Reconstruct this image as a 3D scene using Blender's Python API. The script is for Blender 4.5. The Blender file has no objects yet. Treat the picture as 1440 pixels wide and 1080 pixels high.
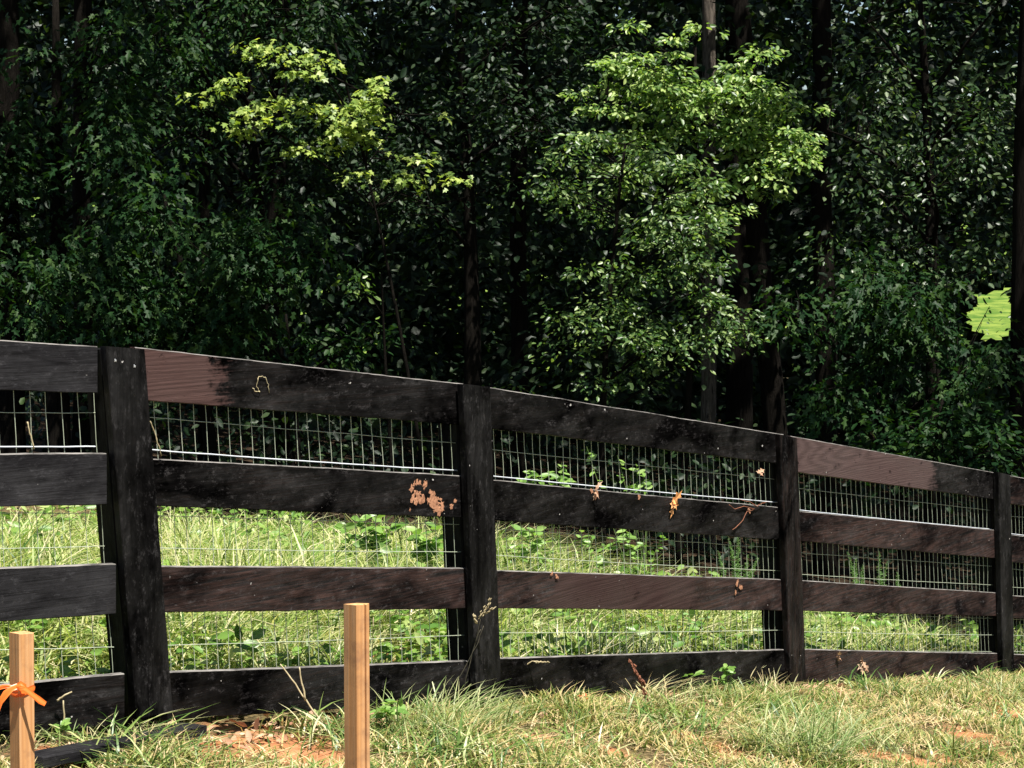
import bpy, math
import numpy as np
from mathutils import Vector, Matrix, noise as mnoise

# ---------------------------------------------------------------- camera, world, sun
sc = bpy.context.scene
F = 3000.0                      # focal length in pixels of the 1440 px wide photograph
CZ = 1.5
PITCH = math.atan(210 / F)
cam_d = bpy.data.cameras.new('camera')
cam_d.sensor_width = 36.0
cam_d.lens = 36.0 * F / 1440
cam_d.clip_start = 0.1
cam_d.clip_end = 1500
cam = bpy.data.objects.new('camera', cam_d)
sc.collection.objects.link(cam)
cam.location = (0, 0, CZ)
cam.rotation_euler = (math.pi / 2 - PITCH, 0, 0)
sc.camera = cam

EL = math.radians(67)
AZV = np.array([0.55, -0.835])
AZV = AZV / np.linalg.norm(AZV)
S = np.array([AZV[0] * math.cos(EL), AZV[1] * math.cos(EL), math.sin(EL)])   # towards the sun
w = bpy.data.worlds.new('World')
sc.world = w
w.use_nodes = True
nt = w.node_tree
bg = nt.nodes['Background']
sky = nt.nodes.new('ShaderNodeTexSky')
sky.sky_type = 'NISHITA'
sky.sun_disc = False
sky.sun_elevation = EL
sky.sun_rotation = math.atan2(AZV[0], AZV[1])
nt.links.new(sky.outputs[0], bg.inputs[0])
bg.inputs[1].default_value = 0.05
sl = bpy.data.lights.new('sun', 'SUN')
sl.energy = 5.0
sl.angle = math.radians(0.5)
sl.color = (1.0, 0.955, 0.88)
so = bpy.data.objects.new('sun', sl)
sc.collection.objects.link(so)
so.rotation_euler = Vector(S).to_track_quat('Z', 'Y').to_euler()
sc.view_settings.view_transform = 'Standard'
sc.view_settings.look = 'None'
sc.view_settings.exposure = 1.35
sc.view_settings.gamma = 1.0
sc.cycles.max_bounces = 6
sc.cycles.transparent_max_bounces = 4

rng = np.random.default_rng(7)

# ---------------------------------------------------------------- geometry helpers
cp, sp = math.cos(PITCH), math.sin(PITCH)


def ray(px, py):
    x = (px - 720) / F
    u = -(py - 540) / F
    return np.array([x, cp + u * sp, -sp + u * cp])


def P(px, py, Y):
    """point at distance Y (world y) seen at pixel px, py of the 1440 px photograph"""
    r = ray(px, py)
    r = r * (Y / r[1])
    return np.array([r[0], r[1], r[2] + CZ])


def on_plane(px, py, A, n):
    r = ray(px, py)
    o = np.array([0, 0, CZ])
    t = np.dot(A - o, n) / np.dot(r, n)
    return o + t * r


def smooth(a, b, x):
    t = np.clip((x - a) / (b - a), 0, 1)
    return t * t * (3 - 2 * t)


def ground_z(x, y):
    """gentle slope falling to the right, flattening under the wood and rising to a far meadow"""
    x = np.asarray(x, float)
    y = np.asarray(y, float)
    xe = 9 * np.tanh(x / 9)
    g = CZ - 1.447 - 0.165 * (xe + 1.163) - 0.06 * (np.minimum(y, 14 + 3 * np.tanh((y - 14) / 3)) - 6.29)
    far = CZ - 2.9 + 0.052 * np.maximum(y - 48, 0)
    k = smooth(15, 42, y)
    near = smooth(6, 0, y) * -0.25 - 0.07 * np.exp(-((x + 1.45) / 0.62) ** 2 - ((y - 6.0) / 0.8) ** 2)
    return g * (1 - k) + far * k + near + 0.012 * np.sin(5 * x + 1.3 * y) * np.sin(3.1 * y - x)


def mesh_obj(name, V, Fc, mats, parent=None, fmat=None, smooth_sh=False):
    """V (n,3), Fc (m,k) or list of faces"""
    me = bpy.data.meshes.new(name)
    V = np.asarray(V, np.float32)
    if isinstance(Fc, np.ndarray):
        m, k = Fc.shape
        me.vertices.add(len(V))
        me.vertices.foreach_set('co', V.ravel())
        me.loops.add(m * k)
        me.loops.foreach_set('vertex_index', Fc.astype(np.int32).ravel())
        me.polygons.add(m)
        me.polygons.foreach_set('loop_start', np.arange(m, dtype=np.int32) * k)
        me.polygons.foreach_set('loop_total', np.full(m, k, np.int32))
        me.update(calc_edges=True)
    else:
        me.from_pydata([tuple(map(float, v)) for v in V], [], Fc)
    if not isinstance(mats, (list, tuple)):
        mats = [mats]
    for mm in mats:
        me.materials.append(mm)
    if fmat is not None:
        me.polygons.foreach_set('material_index', np.asarray(fmat, np.int32))
    if smooth_sh:
        me.polygons.foreach_set('use_smooth', np.ones(len(me.polygons), bool))
    me.update()
    o = bpy.data.objects.new(name, me)
    sc.collection.objects.link(o)
    if parent is not None:
        o.parent = parent
    return o


def tag(o, label=None, cat=None, group=None, kind=None):
    if label:
        o['label'] = label
    if cat:
        o['category'] = cat
    if group:
        o['group'] = group
    if kind:
        o['kind'] = kind
    return o


def empty(name, loc=(0, 0, 0), rz=0.0):
    o = bpy.data.objects.new(name, None)
    sc.collection.objects.link(o)
    o.location = tuple(map(float, loc))
    o.rotation_euler = (0, 0, rz)
    o.empty_display_size = 0.1
    return o


class MB:
    """collects vertices and faces with a material index"""
    def __init__(self):
        self.v, self.f, self.m = [], [], []

    def add(self, V, Fs, m=0):
        b = len(self.v)
        self.v.extend([tuple(map(float, p)) for p in V])
        for f in Fs:
            self.f.append(tuple(int(i) + b for i in f))
            self.m.append(m)

    def tube(self, pts, rad, n=6, m=0, cap=True):
        pts = [np.asarray(p, float) for p in pts]
        V, Fs = [], []
        u = None
        for i, p in enumerate(pts):
            a = pts[max(i - 1, 0)]
            b = pts[min(i + 1, len(pts) - 1)]
            d = b - a
            d = d / (np.linalg.norm(d) + 1e-9)
            if u is None:
                h = np.array([0, 0, 1.0]) if abs(d[2]) < 0.9 else np.array([1.0, 0, 0])
                u = np.cross(d, h)
            u = u - d * np.dot(u, d)
            u /= np.linalg.norm(u) + 1e-9
            v = np.cross(d, u)
            r = rad[i] if hasattr(rad, '__len__') else rad
            for k in range(n):
                t = 2 * math.pi * k / n
                V.append(p + r * (math.cos(t) * u + math.sin(t) * v))
        for i in range(len(pts) - 1):
            for k in range(n):
                k2 = (k + 1) % n
                Fs.append((i * n + k, i * n + k2, (i + 1) * n + k2, (i + 1) * n + k))
        if cap:
            Fs.append(tuple(range(n))[::-1])
            Fs.append(tuple((len(pts) - 1) * n + k for k in range(n)))
        self.add(V, Fs, m)

    def build(self, name, mats, parent=None, smooth_sh=False, loc=None):
        V = np.array(self.v)
        if loc is not None:
            V = V - np.asarray(loc)
        o = mesh_obj(name, V, self.f, mats, parent, self.m, smooth_sh)
        return o


# ---------------------------------------------------------------- materials
def mat(name):
    m = bpy.data.materials.new(name)
    m.use_nodes = True
    n = m.node_tree
    n.nodes.clear()
    out = n.nodes.new('ShaderNodeOutputMaterial')
    return m, n, out


def nd(n, t, **kw):
    a = n.nodes.new(t)
    for k, v in kw.items():
        setattr(a, k, v)
    return a


def ramp(n, stops):
    r = n.nodes.new('ShaderNodeValToRGB')
    e = r.color_ramp.elements
    e[0].position = stops[0][0]
    e[0].color = (*stops[0][1], 1)
    e[1].position = stops[-1][0]
    e[1].color = (*stops[-1][1], 1)
    for p, c in stops[1:-1]:
        q = e.new(p)
        q.color = (*c, 1)
    return r


def mixc(n, a, b, fac, blend='MIX'):
    x = n.nodes.new('ShaderNodeMix')
    x.data_type = 'RGBA'
    x.blend_type = blend
    for s, v in ((x.inputs[0], fac), (x.inputs[6], a), (x.inputs[7], b)):
        if isinstance(v, (int, float)):
            s.default_value = v
        elif isinstance(v, tuple):
            s.default_value = (*v, 1)
        else:
            n.links.new(v, s)
    return x.outputs[2]


def math_n(n, op, a, b=None, clamp=False):
    x = n.nodes.new('ShaderNodeMath')
    x.operation = op
    x.use_clamp = clamp
    for s, v in ((x.inputs[0], a), (x.inputs[1], b)):
        if v is None:
            continue
        if isinstance(v, (int, float)):
            s.default_value = v
        else:
            n.links.new(v, s)
    return x.outputs[0]


def noise_n(n, vec, scale, detail=4, rough=0.55, dist=0.0, mapping=None):
    if mapping is not None:
        mp = n.nodes.new('ShaderNodeMapping')
        mp.inputs['Scale'].default_value = mapping
        n.links.new(vec, mp.inputs[0])
        vec = mp.outputs[0]
    x = n.nodes.new('ShaderNodeTexNoise')
    x.inputs['Scale'].default_value = scale
    x.inputs['Detail'].default_value = detail
    x.inputs['Roughness'].default_value = rough
    x.inputs['Distortion'].default_value = dist
    n.links.new(vec, x.inputs['Vector'])
    return x.outputs[0]


def leaf_mat(name, stops, trans=0.35, rough=0.4, spec=0.5, tboost=(1.3, 1.5, 0.5), patch=None):
    """thin leaf: colour differs from leaf to leaf, some light passes through"""
    m, n, out = mat(name)
    g = nd(n, 'ShaderNodeNewGeometry')
    r = ramp(n, stops)
    n.links.new(g.outputs['Random Per Island'], r.inputs[0])
    col = r.outputs[0]
    if patch:
        tc = nd(n, 'ShaderNodeTexCoord')
        f = noise_n(n, tc.outputs['Object'], patch[1], 3)
        f = math_n(n, 'MULTIPLY', math_n(n, 'SUBTRACT', f, 0.42, True), 5.0, True)
        col = mixc(n, col, patch[0], math_n(n, 'MULTIPLY', f, patch[2]))
    b = nd(n, 'ShaderNodeBsdfPrincipled')
    n.links.new(col, b.inputs['Base Color'])
    b.inputs['Roughness'].default_value = rough
    b.inputs['Specular IOR Level'].default_value = spec
    t = nd(n, 'ShaderNodeBsdfTranslucent')
    n.links.new(mixc(n, col, tboost, 1.0, 'MULTIPLY'), t.inputs[0])
    mx = nd(n, 'ShaderNodeMixShader')
    mx.inputs[0].default_value = trans
    n.links.new(b.outputs[0], mx.inputs[1])
    n.links.new(t.outputs[0], mx.inputs[2])
    n.links.new(mx.outputs[0], out.inputs[0])
    return m


def simple_mat(name, col, rough=0.6, spec=0.4, col2=None, scale=8.0, bump=0.0, mapping=(1, 1, 1), bscale=40, metal=0.0):
    m, n, out = mat(name)
    tc = nd(n, 'ShaderNodeTexCoord')
    b = nd(n, 'ShaderNodeBsdfPrincipled')
    f = noise_n(n, tc.outputs['Object'], scale, 6, 0.6, 0.3, mapping)
    c2 = col2 if col2 else tuple(c * 0.7 for c in col)
    n.links.new(mixc(n, col, c2, math_n(n, 'MULTIPLY', math_n(n, 'SUBTRACT', f, 0.35, True), 3.0, True)), b.inputs['Base Color'])
    b.inputs['Roughness'].default_value = rough
    b.inputs['Specular IOR Level'].default_value = spec
    b.inputs['Metallic'].default_value = metal
    if bump:
        bp = nd(n, 'ShaderNodeBump')
        bp.inputs['Strength'].default_value = bump
        bp.inputs['Distance'].default_value = 0.01
        n.links.new(noise_n(n, tc.outputs['Object'], bscale, 5, 0.6, 0, mapping), bp.inputs['Height'])
        n.links.new(bp.outputs[0], b.inputs['Normal'])
    n.links.new(b.outputs[0], out.inputs[0])
    return m


def board_mat(name, paint=(0.014, 0.0135, 0.014), paint2=(0.034, 0.032, 0.034), worn=0.35, wood=(0.075, 0.04, 0.033),
              bare=None, bare_col=(0.16, 0.075, 0.055), grime=0.5, seed=0.0, axis='X', specks=1.0):
    """weathered black paint on sawn pine; local X (or Z) runs along the board"""
    m, n, out = mat(name)
    tc = nd(n, 'ShaderNodeTexCoord')
    mp = nd(n, 'ShaderNodeMapping')
    mp.inputs['Location'].default_value = (seed * 3.7, seed * 1.3, seed * 2.1)
    if axis == 'Z':
        mp.inputs['Rotation'].default_value = (0, math.pi / 2, 0)
    n.links.new(tc.outputs['Object'], mp.inputs[0])
    v = mp.outputs[0]
    grain = noise_n(n, v, 9.0, 8, 0.68, 0.5, (0.5, 14, 14))
    fine = noise_n(n, v, 60.0, 5, 0.6, 0.0, (0.12, 3, 3))
    # cathedral figure of the plain-sawn face
    sz_ = nd(n, 'ShaderNodeSeparateXYZ')
    n.links.new(v, sz_.inputs[0])
    ph = math_n(n, 'ADD', math_n(n, 'MULTIPLY', sz_.outputs[2], 330.0), math_n(n, 'MULTIPLY', noise_n(n, v, 2.2, 1, 0.3, 0.0, (0.45, 1, 2.6)), 120.0))
    wvf = math_n(n, 'ADD', math_n(n, 'MULTIPLY', math_n(n, 'SINE', math_n(n, 'ADD', ph, math_n(n, 'MULTIPLY', grain, 5.0))), 0.5), 0.5)
    big = noise_n(n, v, 2.3, 4, 0.6, 0.6, (1, 2.0, 2.0))
    blot = noise_n(n, v, 22, 6, 0.7, 0.3, (0.7, 1, 1))
    # brush laps: the tone steps a little every few decimetres
    sx = nd(n, 'ShaderNodeSeparateXYZ')
    n.links.new(v, sx.inputs[0])
    fl = math_n(n, 'FLOOR', math_n(n, 'MULTIPLY', math_n(n, 'ADD', sx.outputs[0], math_n(n, 'MULTIPLY', blot, 0.05)), 2.6))
    wn = nd(n, 'ShaderNodeTexWhiteNoise', noise_dimensions='1D')
    n.links.new(fl, wn.inputs['W'])
    pc = mixc(n, paint, paint2, math_n(n, 'MULTIPLY', math_n(n, 'SUBTRACT', big, 0.38, True), 3.4, True))
    pc = mixc(n, pc, paint, math_n(n, 'MULTIPLY', wn.outputs[0], 0.55))
    pc = mixc(n, pc, tuple(c * 0.25 for c in paint), math_n(n, 'MULTIPLY', math_n(n, 'MULTIPLY', math_n(n, 'SUBTRACT', blot, 0.5, True), 7.0, True), grime))
    wm = math_n(n, 'MULTIPLY', math_n(n, 'SUBTRACT', grain, 0.62 - 0.25 * worn, True), 4.0, True)
    wm = math_n(n, 'MULTIPLY', wm, math_n(n, 'MULTIPLY', math_n(n, 'SUBTRACT', big, 0.52 - 0.2 * worn, True), 5.0, True))
    wcol = mixc(n, wood, tuple(c * 0.3 for c in wood), math_n(n, 'MULTIPLY', wvf, 0.75))
    col = mixc(n, pc, wcol, math_n(n, 'MULTIPLY', wm, min(1.0, worn * 1.6)))
    # rough, chalky speckle of the weathered paint
    spk = noise_n(n, v, 48, 7, 0.85, 0.2, (0.5, 1, 1))
    col = mixc(n, col, tuple(c * 2.8 for c in paint2), math_n(n, 'MULTIPLY', math_n(n, 'MULTIPLY', math_n(n, 'SUBTRACT', spk, 0.54, True), 9.0, True), grime * 0.75))
    col = mixc(n, col, (0.002, 0.002, 0.002), math_n(n, 'MULTIPLY', math_n(n, 'MULTIPLY', math_n(n, 'SUBTRACT', grain, 0.53, True), 9.0, True), 0.3 + 0.5 * grime))
    # peeled and soaked patches: the stain is uneven
    pt = noise_n(n, v, 15, 7, 0.75, 0.6, (0.16, 1, 1))
    pt = math_n(n, 'MULTIPLY', math_n(n, 'SUBTRACT', pt, 0.40, True), 5.0, True)
    col = mixc(n, mixc(n, col, (0.22, 0.21, 0.21), 1.0, 'MULTIPLY'), col, math_n(n, 'ADD', pt, 1.0 - grime, True))
    if bare:
        x0, x1 = bare
        nx = nd(n, 'ShaderNodeSeparateXYZ')
        n.links.new(tc.outputs['Object'], nx.inputs[0])
        xj = math_n(n, 'ADD', nx.outputs[0], math_n(n, 'ADD', math_n(n, 'MULTIPLY', math_n(n, 'SUBTRACT', blot, 0.5), 0.30), math_n(n, 'MULTIPLY', math_n(n, 'SUBTRACT', grain, 0.5), 0.3)))
        a = math_n(n, 'MULTIPLY', math_n(n, 'SUBTRACT', xj, x0), 14.0, True)
        b2 = math_n(n, 'MULTIPLY', math_n(n, 'SUBTRACT', x1, xj), 14.0, True)
        bc = mixc(n, bare_col, tuple(c * 0.35 for c in bare_col), math_n(n, 'MULTIPLY', wvf, math_n(n, 'MULTIPLY', grain, 1.1), True))
        bc = mixc(n, bc, tuple(c * 0.5 for c in bare_col), math_n(n, 'MULTIPLY', grain, 0.6))
        hole = math_n(n, 'SUBTRACT', 1.0, math_n(n, 'MULTIPLY', math_n(n, 'SUBTRACT', blot, 0.6, True), 9.0, True))
        col = mixc(n, col, bc, math_n(n, 'MULTIPLY', math_n(n, 'MULTIPLY', a, b2), hole))
    # knots
    vo = nd(n, 'ShaderNodeTexVoronoi')
    mv = nd(n, 'ShaderNodeMapping')
    mv.inputs['Scale'].default_value = (1.6, 1.0, 5.0)
    mv.inputs['Location'].default_value = (seed * 1.1, 0, seed * .7)
    n.links.new(v, mv.inputs[0])
    n.links.new(mv.outputs[0], vo.inputs['Vector'])
    vo.inputs['Scale'].default_value = 1.7
    kn = math_n(n, 'MULTIPLY', math_n(n, 'SUBTRACT', 0.075, vo.outputs['Distance'], True), 30.0, True)
    col = mixc(n, col, (0.006, 0.005, 0.005), kn)
    # pale flecks: droppings, seeds, chips
    vs = nd(n, 'ShaderNodeTexVoronoi')
    vs.inputs['Scale'].default_value = 26
    vs.inputs['Randomness'].default_value = 1.0
    n.links.new(v, vs.inputs['Vector'])
    fk = math_n(n, 'MULTIPLY', math_n(n, 'SUBTRACT', math_n(n, 'MULTIPLY', math_n(n, 'SUBTRACT', blot, 0.53, True), 1.2), vs.outputs['Distance']), 30.0, True)
    col = mixc(n, col, (0.38, 0.36, 0.34), math_n(n, 'MULTIPLY', fk, specks))
    b = nd(n, 'ShaderNodeBsdfPrincipled')
    n.links.new(col, b.inputs['Base Color'])
    rr = math_n(n, 'ADD', math_n(n, 'MULTIPLY', fine, 0.35), 0.38)
    n.links.new(rr, b.inputs['Roughness'])
    n.links.new(math_n(n, 'MULTIPLY', math_n(n, 'SUBTRACT', big, 0.4, True), 0.6), b.inputs['Specular IOR Level'])
    bp = nd(n, 'ShaderNodeBump')
    bp.inputs['Strength'].default_value = 0.5
    bp.inputs['Distance'].default_value = 0.0022
    hh = math_n(n, 'ADD', math_n(n, 'ADD', math_n(n, 'MULTIPLY', grain, 1.4), fine), math_n(n, 'MULTIPLY', blot, 0.9))
    n.links.new(hh, bp.inputs['Height'])
    n.links.new(bp.outputs[0], b.inputs['Normal'])
    n.links.new(b.outputs[0], out.inputs[0])
    return m


# ---------------------------------------------------------------- the ground, one sheet
def grid_lines(parts):
    out = []
    for a, b, step in parts:
        out.append(np.arange(a, b, step))
    out.append(np.array([parts[-1][1]]))
    return np.concatenate(out)


gx = grid_lines([(-300, -60, 24), (-60, -12, 3), (-12, -4, 0.4), (-4, 5, 0.05), (5, 14, 0.4), (14, 62, 3), (62, 300, 24)])
gy = grid_lines([(-40, 0, 4), (0, 4.5, 0.3), (4.5, 13.5, 0.05), (13.5, 30, 0.5), (30, 90, 2), (90, 420, 15)])
GX, GY = np.meshgrid(gx, gy)
GZ = ground_z(GX, GY)
rough = np.zeros_like(GZ)
jj, ii = np.nonzero((GX > -4.1) & (GX < 5.1) & (GY > 4) & (GY < 13.6))
for a, b in zip(jj, ii):
    x, y = GX[a, b], GY[a, b]
    rough[a, b] = 0.020 * mnoise.noise((x * 2.1, y * 2.1, 0)) + 0.012 * mnoise.noise((x * 7, y * 7, 3)) + 0.007 * mnoise.noise((x * 17, y * 17, 5))
GZ = GZ + rough
ny, nx = GX.shape
idx = np.arange(nx * ny).reshape(ny, nx)
quads = np.stack([idx[:-1, :-1].ravel(), idx[:-1, 1:].ravel(), idx[1:, 1:].ravel(), idx[1:, :-1].ravel()], 1)

m_ground, n, out = mat('soil_and_turf')
tc = nd(n, 'ShaderNodeTexCoord')
ob = tc.outputs['Object']
sx = nd(n, 'ShaderNodeSeparateXYZ')
n.links.new(ob, sx.inputs[0])
clay = ramp(n, [(0.3, (0.20, 0.07, 0.03)), (0.5, (0.38, 0.165, 0.075)), (0.75, (0.50, 0.27, 0.15))])
n.links.new(noise_n(n, ob, 6, 8, 0.7), clay.inputs[0])
thatch = ramp(n, [(0.35, (0.035, 0.028, 0.014)), (0.5, (0.10, 0.075, 0.035)), (0.7, (0.24, 0.17, 0.08))])
n.links.new(noise_n(n, ob, 45, 6, 0.7, 0.5), thatch.inputs[0])
at = nd(n, 'ShaderNodeAttribute', attribute_name='clay')
pm = math_n(n, 'ADD', at.outputs['Fac'], math_n(n, 'MULTIPLY', math_n(n, 'SUBTRACT', noise_n(n, ob, 9, 5, 0.7), 0.5), 1.6))
pm = math_n(n, 'MULTIPLY', math_n(n, 'SUBTRACT', pm, 0.36, True), 3.0, True)
col = mixc(n, thatch.outputs[0], clay.outputs[0], pm)
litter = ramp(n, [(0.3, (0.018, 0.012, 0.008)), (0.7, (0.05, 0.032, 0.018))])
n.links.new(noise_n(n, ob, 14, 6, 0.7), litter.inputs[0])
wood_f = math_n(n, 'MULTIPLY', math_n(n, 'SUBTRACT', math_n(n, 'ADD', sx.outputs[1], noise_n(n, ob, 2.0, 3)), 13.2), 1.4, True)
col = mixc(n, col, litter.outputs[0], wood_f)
mead = ramp(n, [(0.40, (0.045, 0.10, 0.012)), (0.60, (0.15, 0.20, 0.035))])
n.links.new(noise_n(n, ob, 1.2, 6, 0.7), mead.inputs[0])
col = mixc(n, col, mead.outputs[0], math_n(n, 'MULTIPLY', math_n(n, 'SUBTRACT', sx.outputs[1], 43.0), 0.3, True))
b = nd(n, 'ShaderNodeBsdfPrincipled')
n.links.new(col, b.inputs['Base Color'])
b.inputs['Roughness'].default_value = 0.95
b.inputs['Specular IOR Level'].default_value = 0.1
bp = nd(n, 'ShaderNodeBump')
bp.inputs['Strength'].default_value = 0.8
bp.inputs['Distance'].default_value = 0.02
n.links.new(noise_n(n, ob, 38, 8, 0.75), bp.inputs['Height'])
n.links.new(bp.outputs[0], b.inputs['Normal'])
n.links.new(b.outputs[0], out.inputs[0])
CLAY = []
for px, py, rx in ((330, 1040, .13), (390, 1050, .14), (290, 1064, .12), (250, 1030, .07), (440, 1068, .10), (450, 1045, .07), (975, 1040, .08), (1005, 1048, .07), (1370, 1035, .12), (1425, 1010, .14), (1340, 1070, .10), (1405, 1065, .12), (1290, 1073, .07), (1030, 1060, .10), (1180, 1010, .07), (1240, 1060, .09), (1400, 985, .10), (90, 1068, .08), (180, 1045, .08), (760, 1040, .05), (870, 1060, .06), (700, 1066, .06), (560, 930, .15), (430, 935, .12), (60, 950, .12)):
    r_ = ray(px, py)
    zz = -1.45 - 0.1
    p_ = None
    t_lo, t_hi = 3.0, 30.0
    for _ in range(40):
        tm = (t_lo + t_hi) / 2
        q_ = np.array([0, 0, CZ]) + r_ * tm
        if q_[2] > float(ground_z(q_[0], q_[1])):
            t_lo = tm
        else:
            t_hi = tm
    CLAY.append((q_[0], q_[1], rx * 1.35))


def clay_amt(x, y):
    """where the clay soil shows through the turf"""
    c_ = np.zeros(np.shape(x))
    for a_, b_, r_ in CLAY:
        c_ = np.maximum(c_, np.exp(-((x - a_) ** 2 + ((y - b_) * 0.8) ** 2) / r_ ** 2))
    return c_


g = mesh_obj('ground', np.stack([GX.ravel(), GY.ravel(), GZ.ravel()], 1), quads, m_ground, smooth_sh=True)
tag(g, kind='structure')
ca_ = g.data.attributes.new('clay', 'FLOAT', 'POINT')
ca_.data.foreach_set('value', clay_amt(GX.ravel(), GY.ravel()).astype(np.float32))

# ---------------------------------------------------------------- the fence
# foot positions (x from the photograph's pixels, y the distance)
PD = [6.29, 7.48, 9.48, 11.35]                    # distances of the four posts
PXB = [217, 684, 1123, 1419]                      # their feet in the picture
foot = [P(px, py, Y) for px, py, Y in zip(PXB, [1005, 978, 957, 957], PD)]
d01 = foot[1] - foot[0]
first = foot[0] - np.array([1.30, 1.19, 0])        # a post out of frame, left
last = foot[3] + np.array([1.42, 1.95, -0.3])      # a post out of frame, right
line = [first] + foot + [last]

fence = empty('board_fence', (foot[0][0], foot[0][1], float(ground_z(foot[0][0], foot[0][1]))))
tag(fence, 'long black painted four-rail board fence with welded wire mesh on its back', 'fence')
FO = np.array(fence.location)

# rails: top and bottom edge in the picture at the left and right end of each bay  (x, top, bottom)
rails = {
    0: [((-260, 462, 540), (137, 487, 553)), ((-260, 640, 716), (150, 637, 710)),
        ((-260, 809, 890), (163, 793, 864)), ((-260, 990, 1068), (175, 947, 1018))],
    1: [((190, 488, 562), (652, 540, 598)), ((200, 644, 711), (655, 669, 728)),
        ((212, 796, 861), (657, 799, 856)), ((222, 946, 1014), (667, 929, 984))],
    2: [((678, 543, 601), (1102, 611, 653)), ((684, 674, 731), (1104, 714, 760)),
        ((690, 802, 856), (1106, 815, 859)), ((696, 926, 982), (1112, 913, 959))],
    3: [((1112, 613, 663), (1407, 666, 703)), ((1116, 718, 760), (1408, 746, 786)),
        ((1122, 816, 859), (1409, 834, 867)), ((1126, 913, 958), (1413, 919, 958))],
    4: [((1416, 668, 708), (1600, 700, 734)), ((1417, 751, 790), (1600, 774, 808)),
        ((1420, 837, 869), (1600, 851, 881)), ((1422, 920, 957), (1600, 925, 957))],
}
smooth_grey = dict(paint=(0.013, 0.0125, 0.0135), paint2=(0.034, 0.033, 0.035), worn=0.15, grime=0.38, specks=0.4)
rough_black = dict(paint=(0.003, 0.0028, 0.0028), paint2=(0.022, 0.0205, 0.0205), wood=(0.055, 0.032, 0.026), worn=0.5, grime=1.0, specks=1.0)
brownish = dict(paint=(0.006, 0.0055, 0.0055), paint2=(0.032, 0.029, 0.029), worn=0.9, wood=(0.085, 0.046, 0.038), grime=0.65, specks=0.5)
M_rail = {
    (0, 0): board_mat('paint_smooth_a', **smooth_grey, seed=1), (0, 1): board_mat('paint_smooth_b', **smooth_grey, seed=2),
    (0, 2): board_mat('paint_smooth_c', **smooth_grey, seed=3), (0, 3): board_mat('paint_rough_d', **rough_black, seed=4),
    (1, 0): board_mat('paint_rough_e', **rough_black, bare=(-1.0, 0.36), bare_col=(0.085, 0.05, 0.045), seed=5),
    (1, 1): board_mat('paint_rough_f', **rough_black, seed=6),
    (1, 2): board_mat('paint_brown_g', **brownish, seed=7), (1, 3): board_mat('paint_rough_h', **rough_black, seed=8),
    (2, 0): board_mat('paint_rough_i', **rough_black, seed=9), (2, 1): board_mat('paint_rough_j', **rough_black, seed=10),
    (2, 2): board_mat('paint_brown_k', **brownish, bare=(0.35, 1.5), bare_col=(0.055, 0.034, 0.031), seed=11),
    (2, 3): board_mat('paint_rough_l', **rough_black, seed=12),
    (3, 0): board_mat('paint_bare_m', **rough_black, bare=(-1.0, 1.45), bare_col=(0.095, 0.064, 0.060), seed=13),
    (3, 1): board_mat('paint_brown_n', **brownish, seed=14), (3, 2): board_mat('paint_brown_o', **brownish, seed=15),
    (3, 3): board_mat('paint_rough_p', **brownish, seed=16),
    (4, 0): board_mat('paint_brown_q', **brownish, seed=17),
}
M_chip = simple_mat('fresh_wood_chip', (0.46, 0.23, 0.13), 0.8, 0.2, (0.16, 0.07, 0.04), 140)
M_edge = simple_mat('weathered_sunlit_edge', (0.22, 0.205, 0.19), 0.8, 0.2, (0.03, 0.028, 0.026), 20, 0.4, (0.5, 2, 2))  # weathered grey wood, lightened to draw the sunlit line along the top
RT = 0.024                                          # rail thickness
bay = []
for i in range(5):
    A, B = line[i], line[i + 1]
    t = np.array([B[0] - A[0], B[1] - A[1], 0])
    L = np.linalg.norm(t)
    t /= L
    nrm = np.array([t[1], -t[0], 0])                # to the camera's side
    bay.append((A, B, t, nrm, L))

rail_names = [['grey top rail of the first bay, smooth faded paint', None, None, 'rough black bottom rail of the first bay'],
              ['black top rail with a bare red-brown patch of figured grain at its left end', 'rough black second rail with salmon-coloured chipped spots near its right end', 'brownish third rail with worn paint', None],
              [None, 'black second rail with an orange dead leaf stuck on it', 'reddish brown third rail, paint mostly worn off', None],
              ['pinkish brown top rail, bare over half its length', None, None, None],
              [None, None, None, None]]


def blotch(mb, c, ax, az, an, r, seed, m=1):
    k = 11
    V = [c + an * 0.0022]
    for j in range(k):
        a = 2 * math.pi * j / k
        rr = r * (0.6 + 1.1 * (mnoise.noise((math.cos(a) * 2.6 + seed * 5.1, math.sin(a) * 2.6, seed)) + 0.15))
        V.append(c + an * 0.0016 + ax * math.cos(a) * rr + az * math.sin(a) * rr)
    mb.add(V, [(0, 1 + j, 1 + (j + 1) % k) for j in range(k)], m)


def edge_wob(x, sd, amp):
    return amp * (mnoise.noise((x * 3, sd, 0)) + 0.6 * mnoise.noise((x * 14, sd, 2)) + 0.35 * mnoise.noise((x * 45, sd, 4)))


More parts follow.
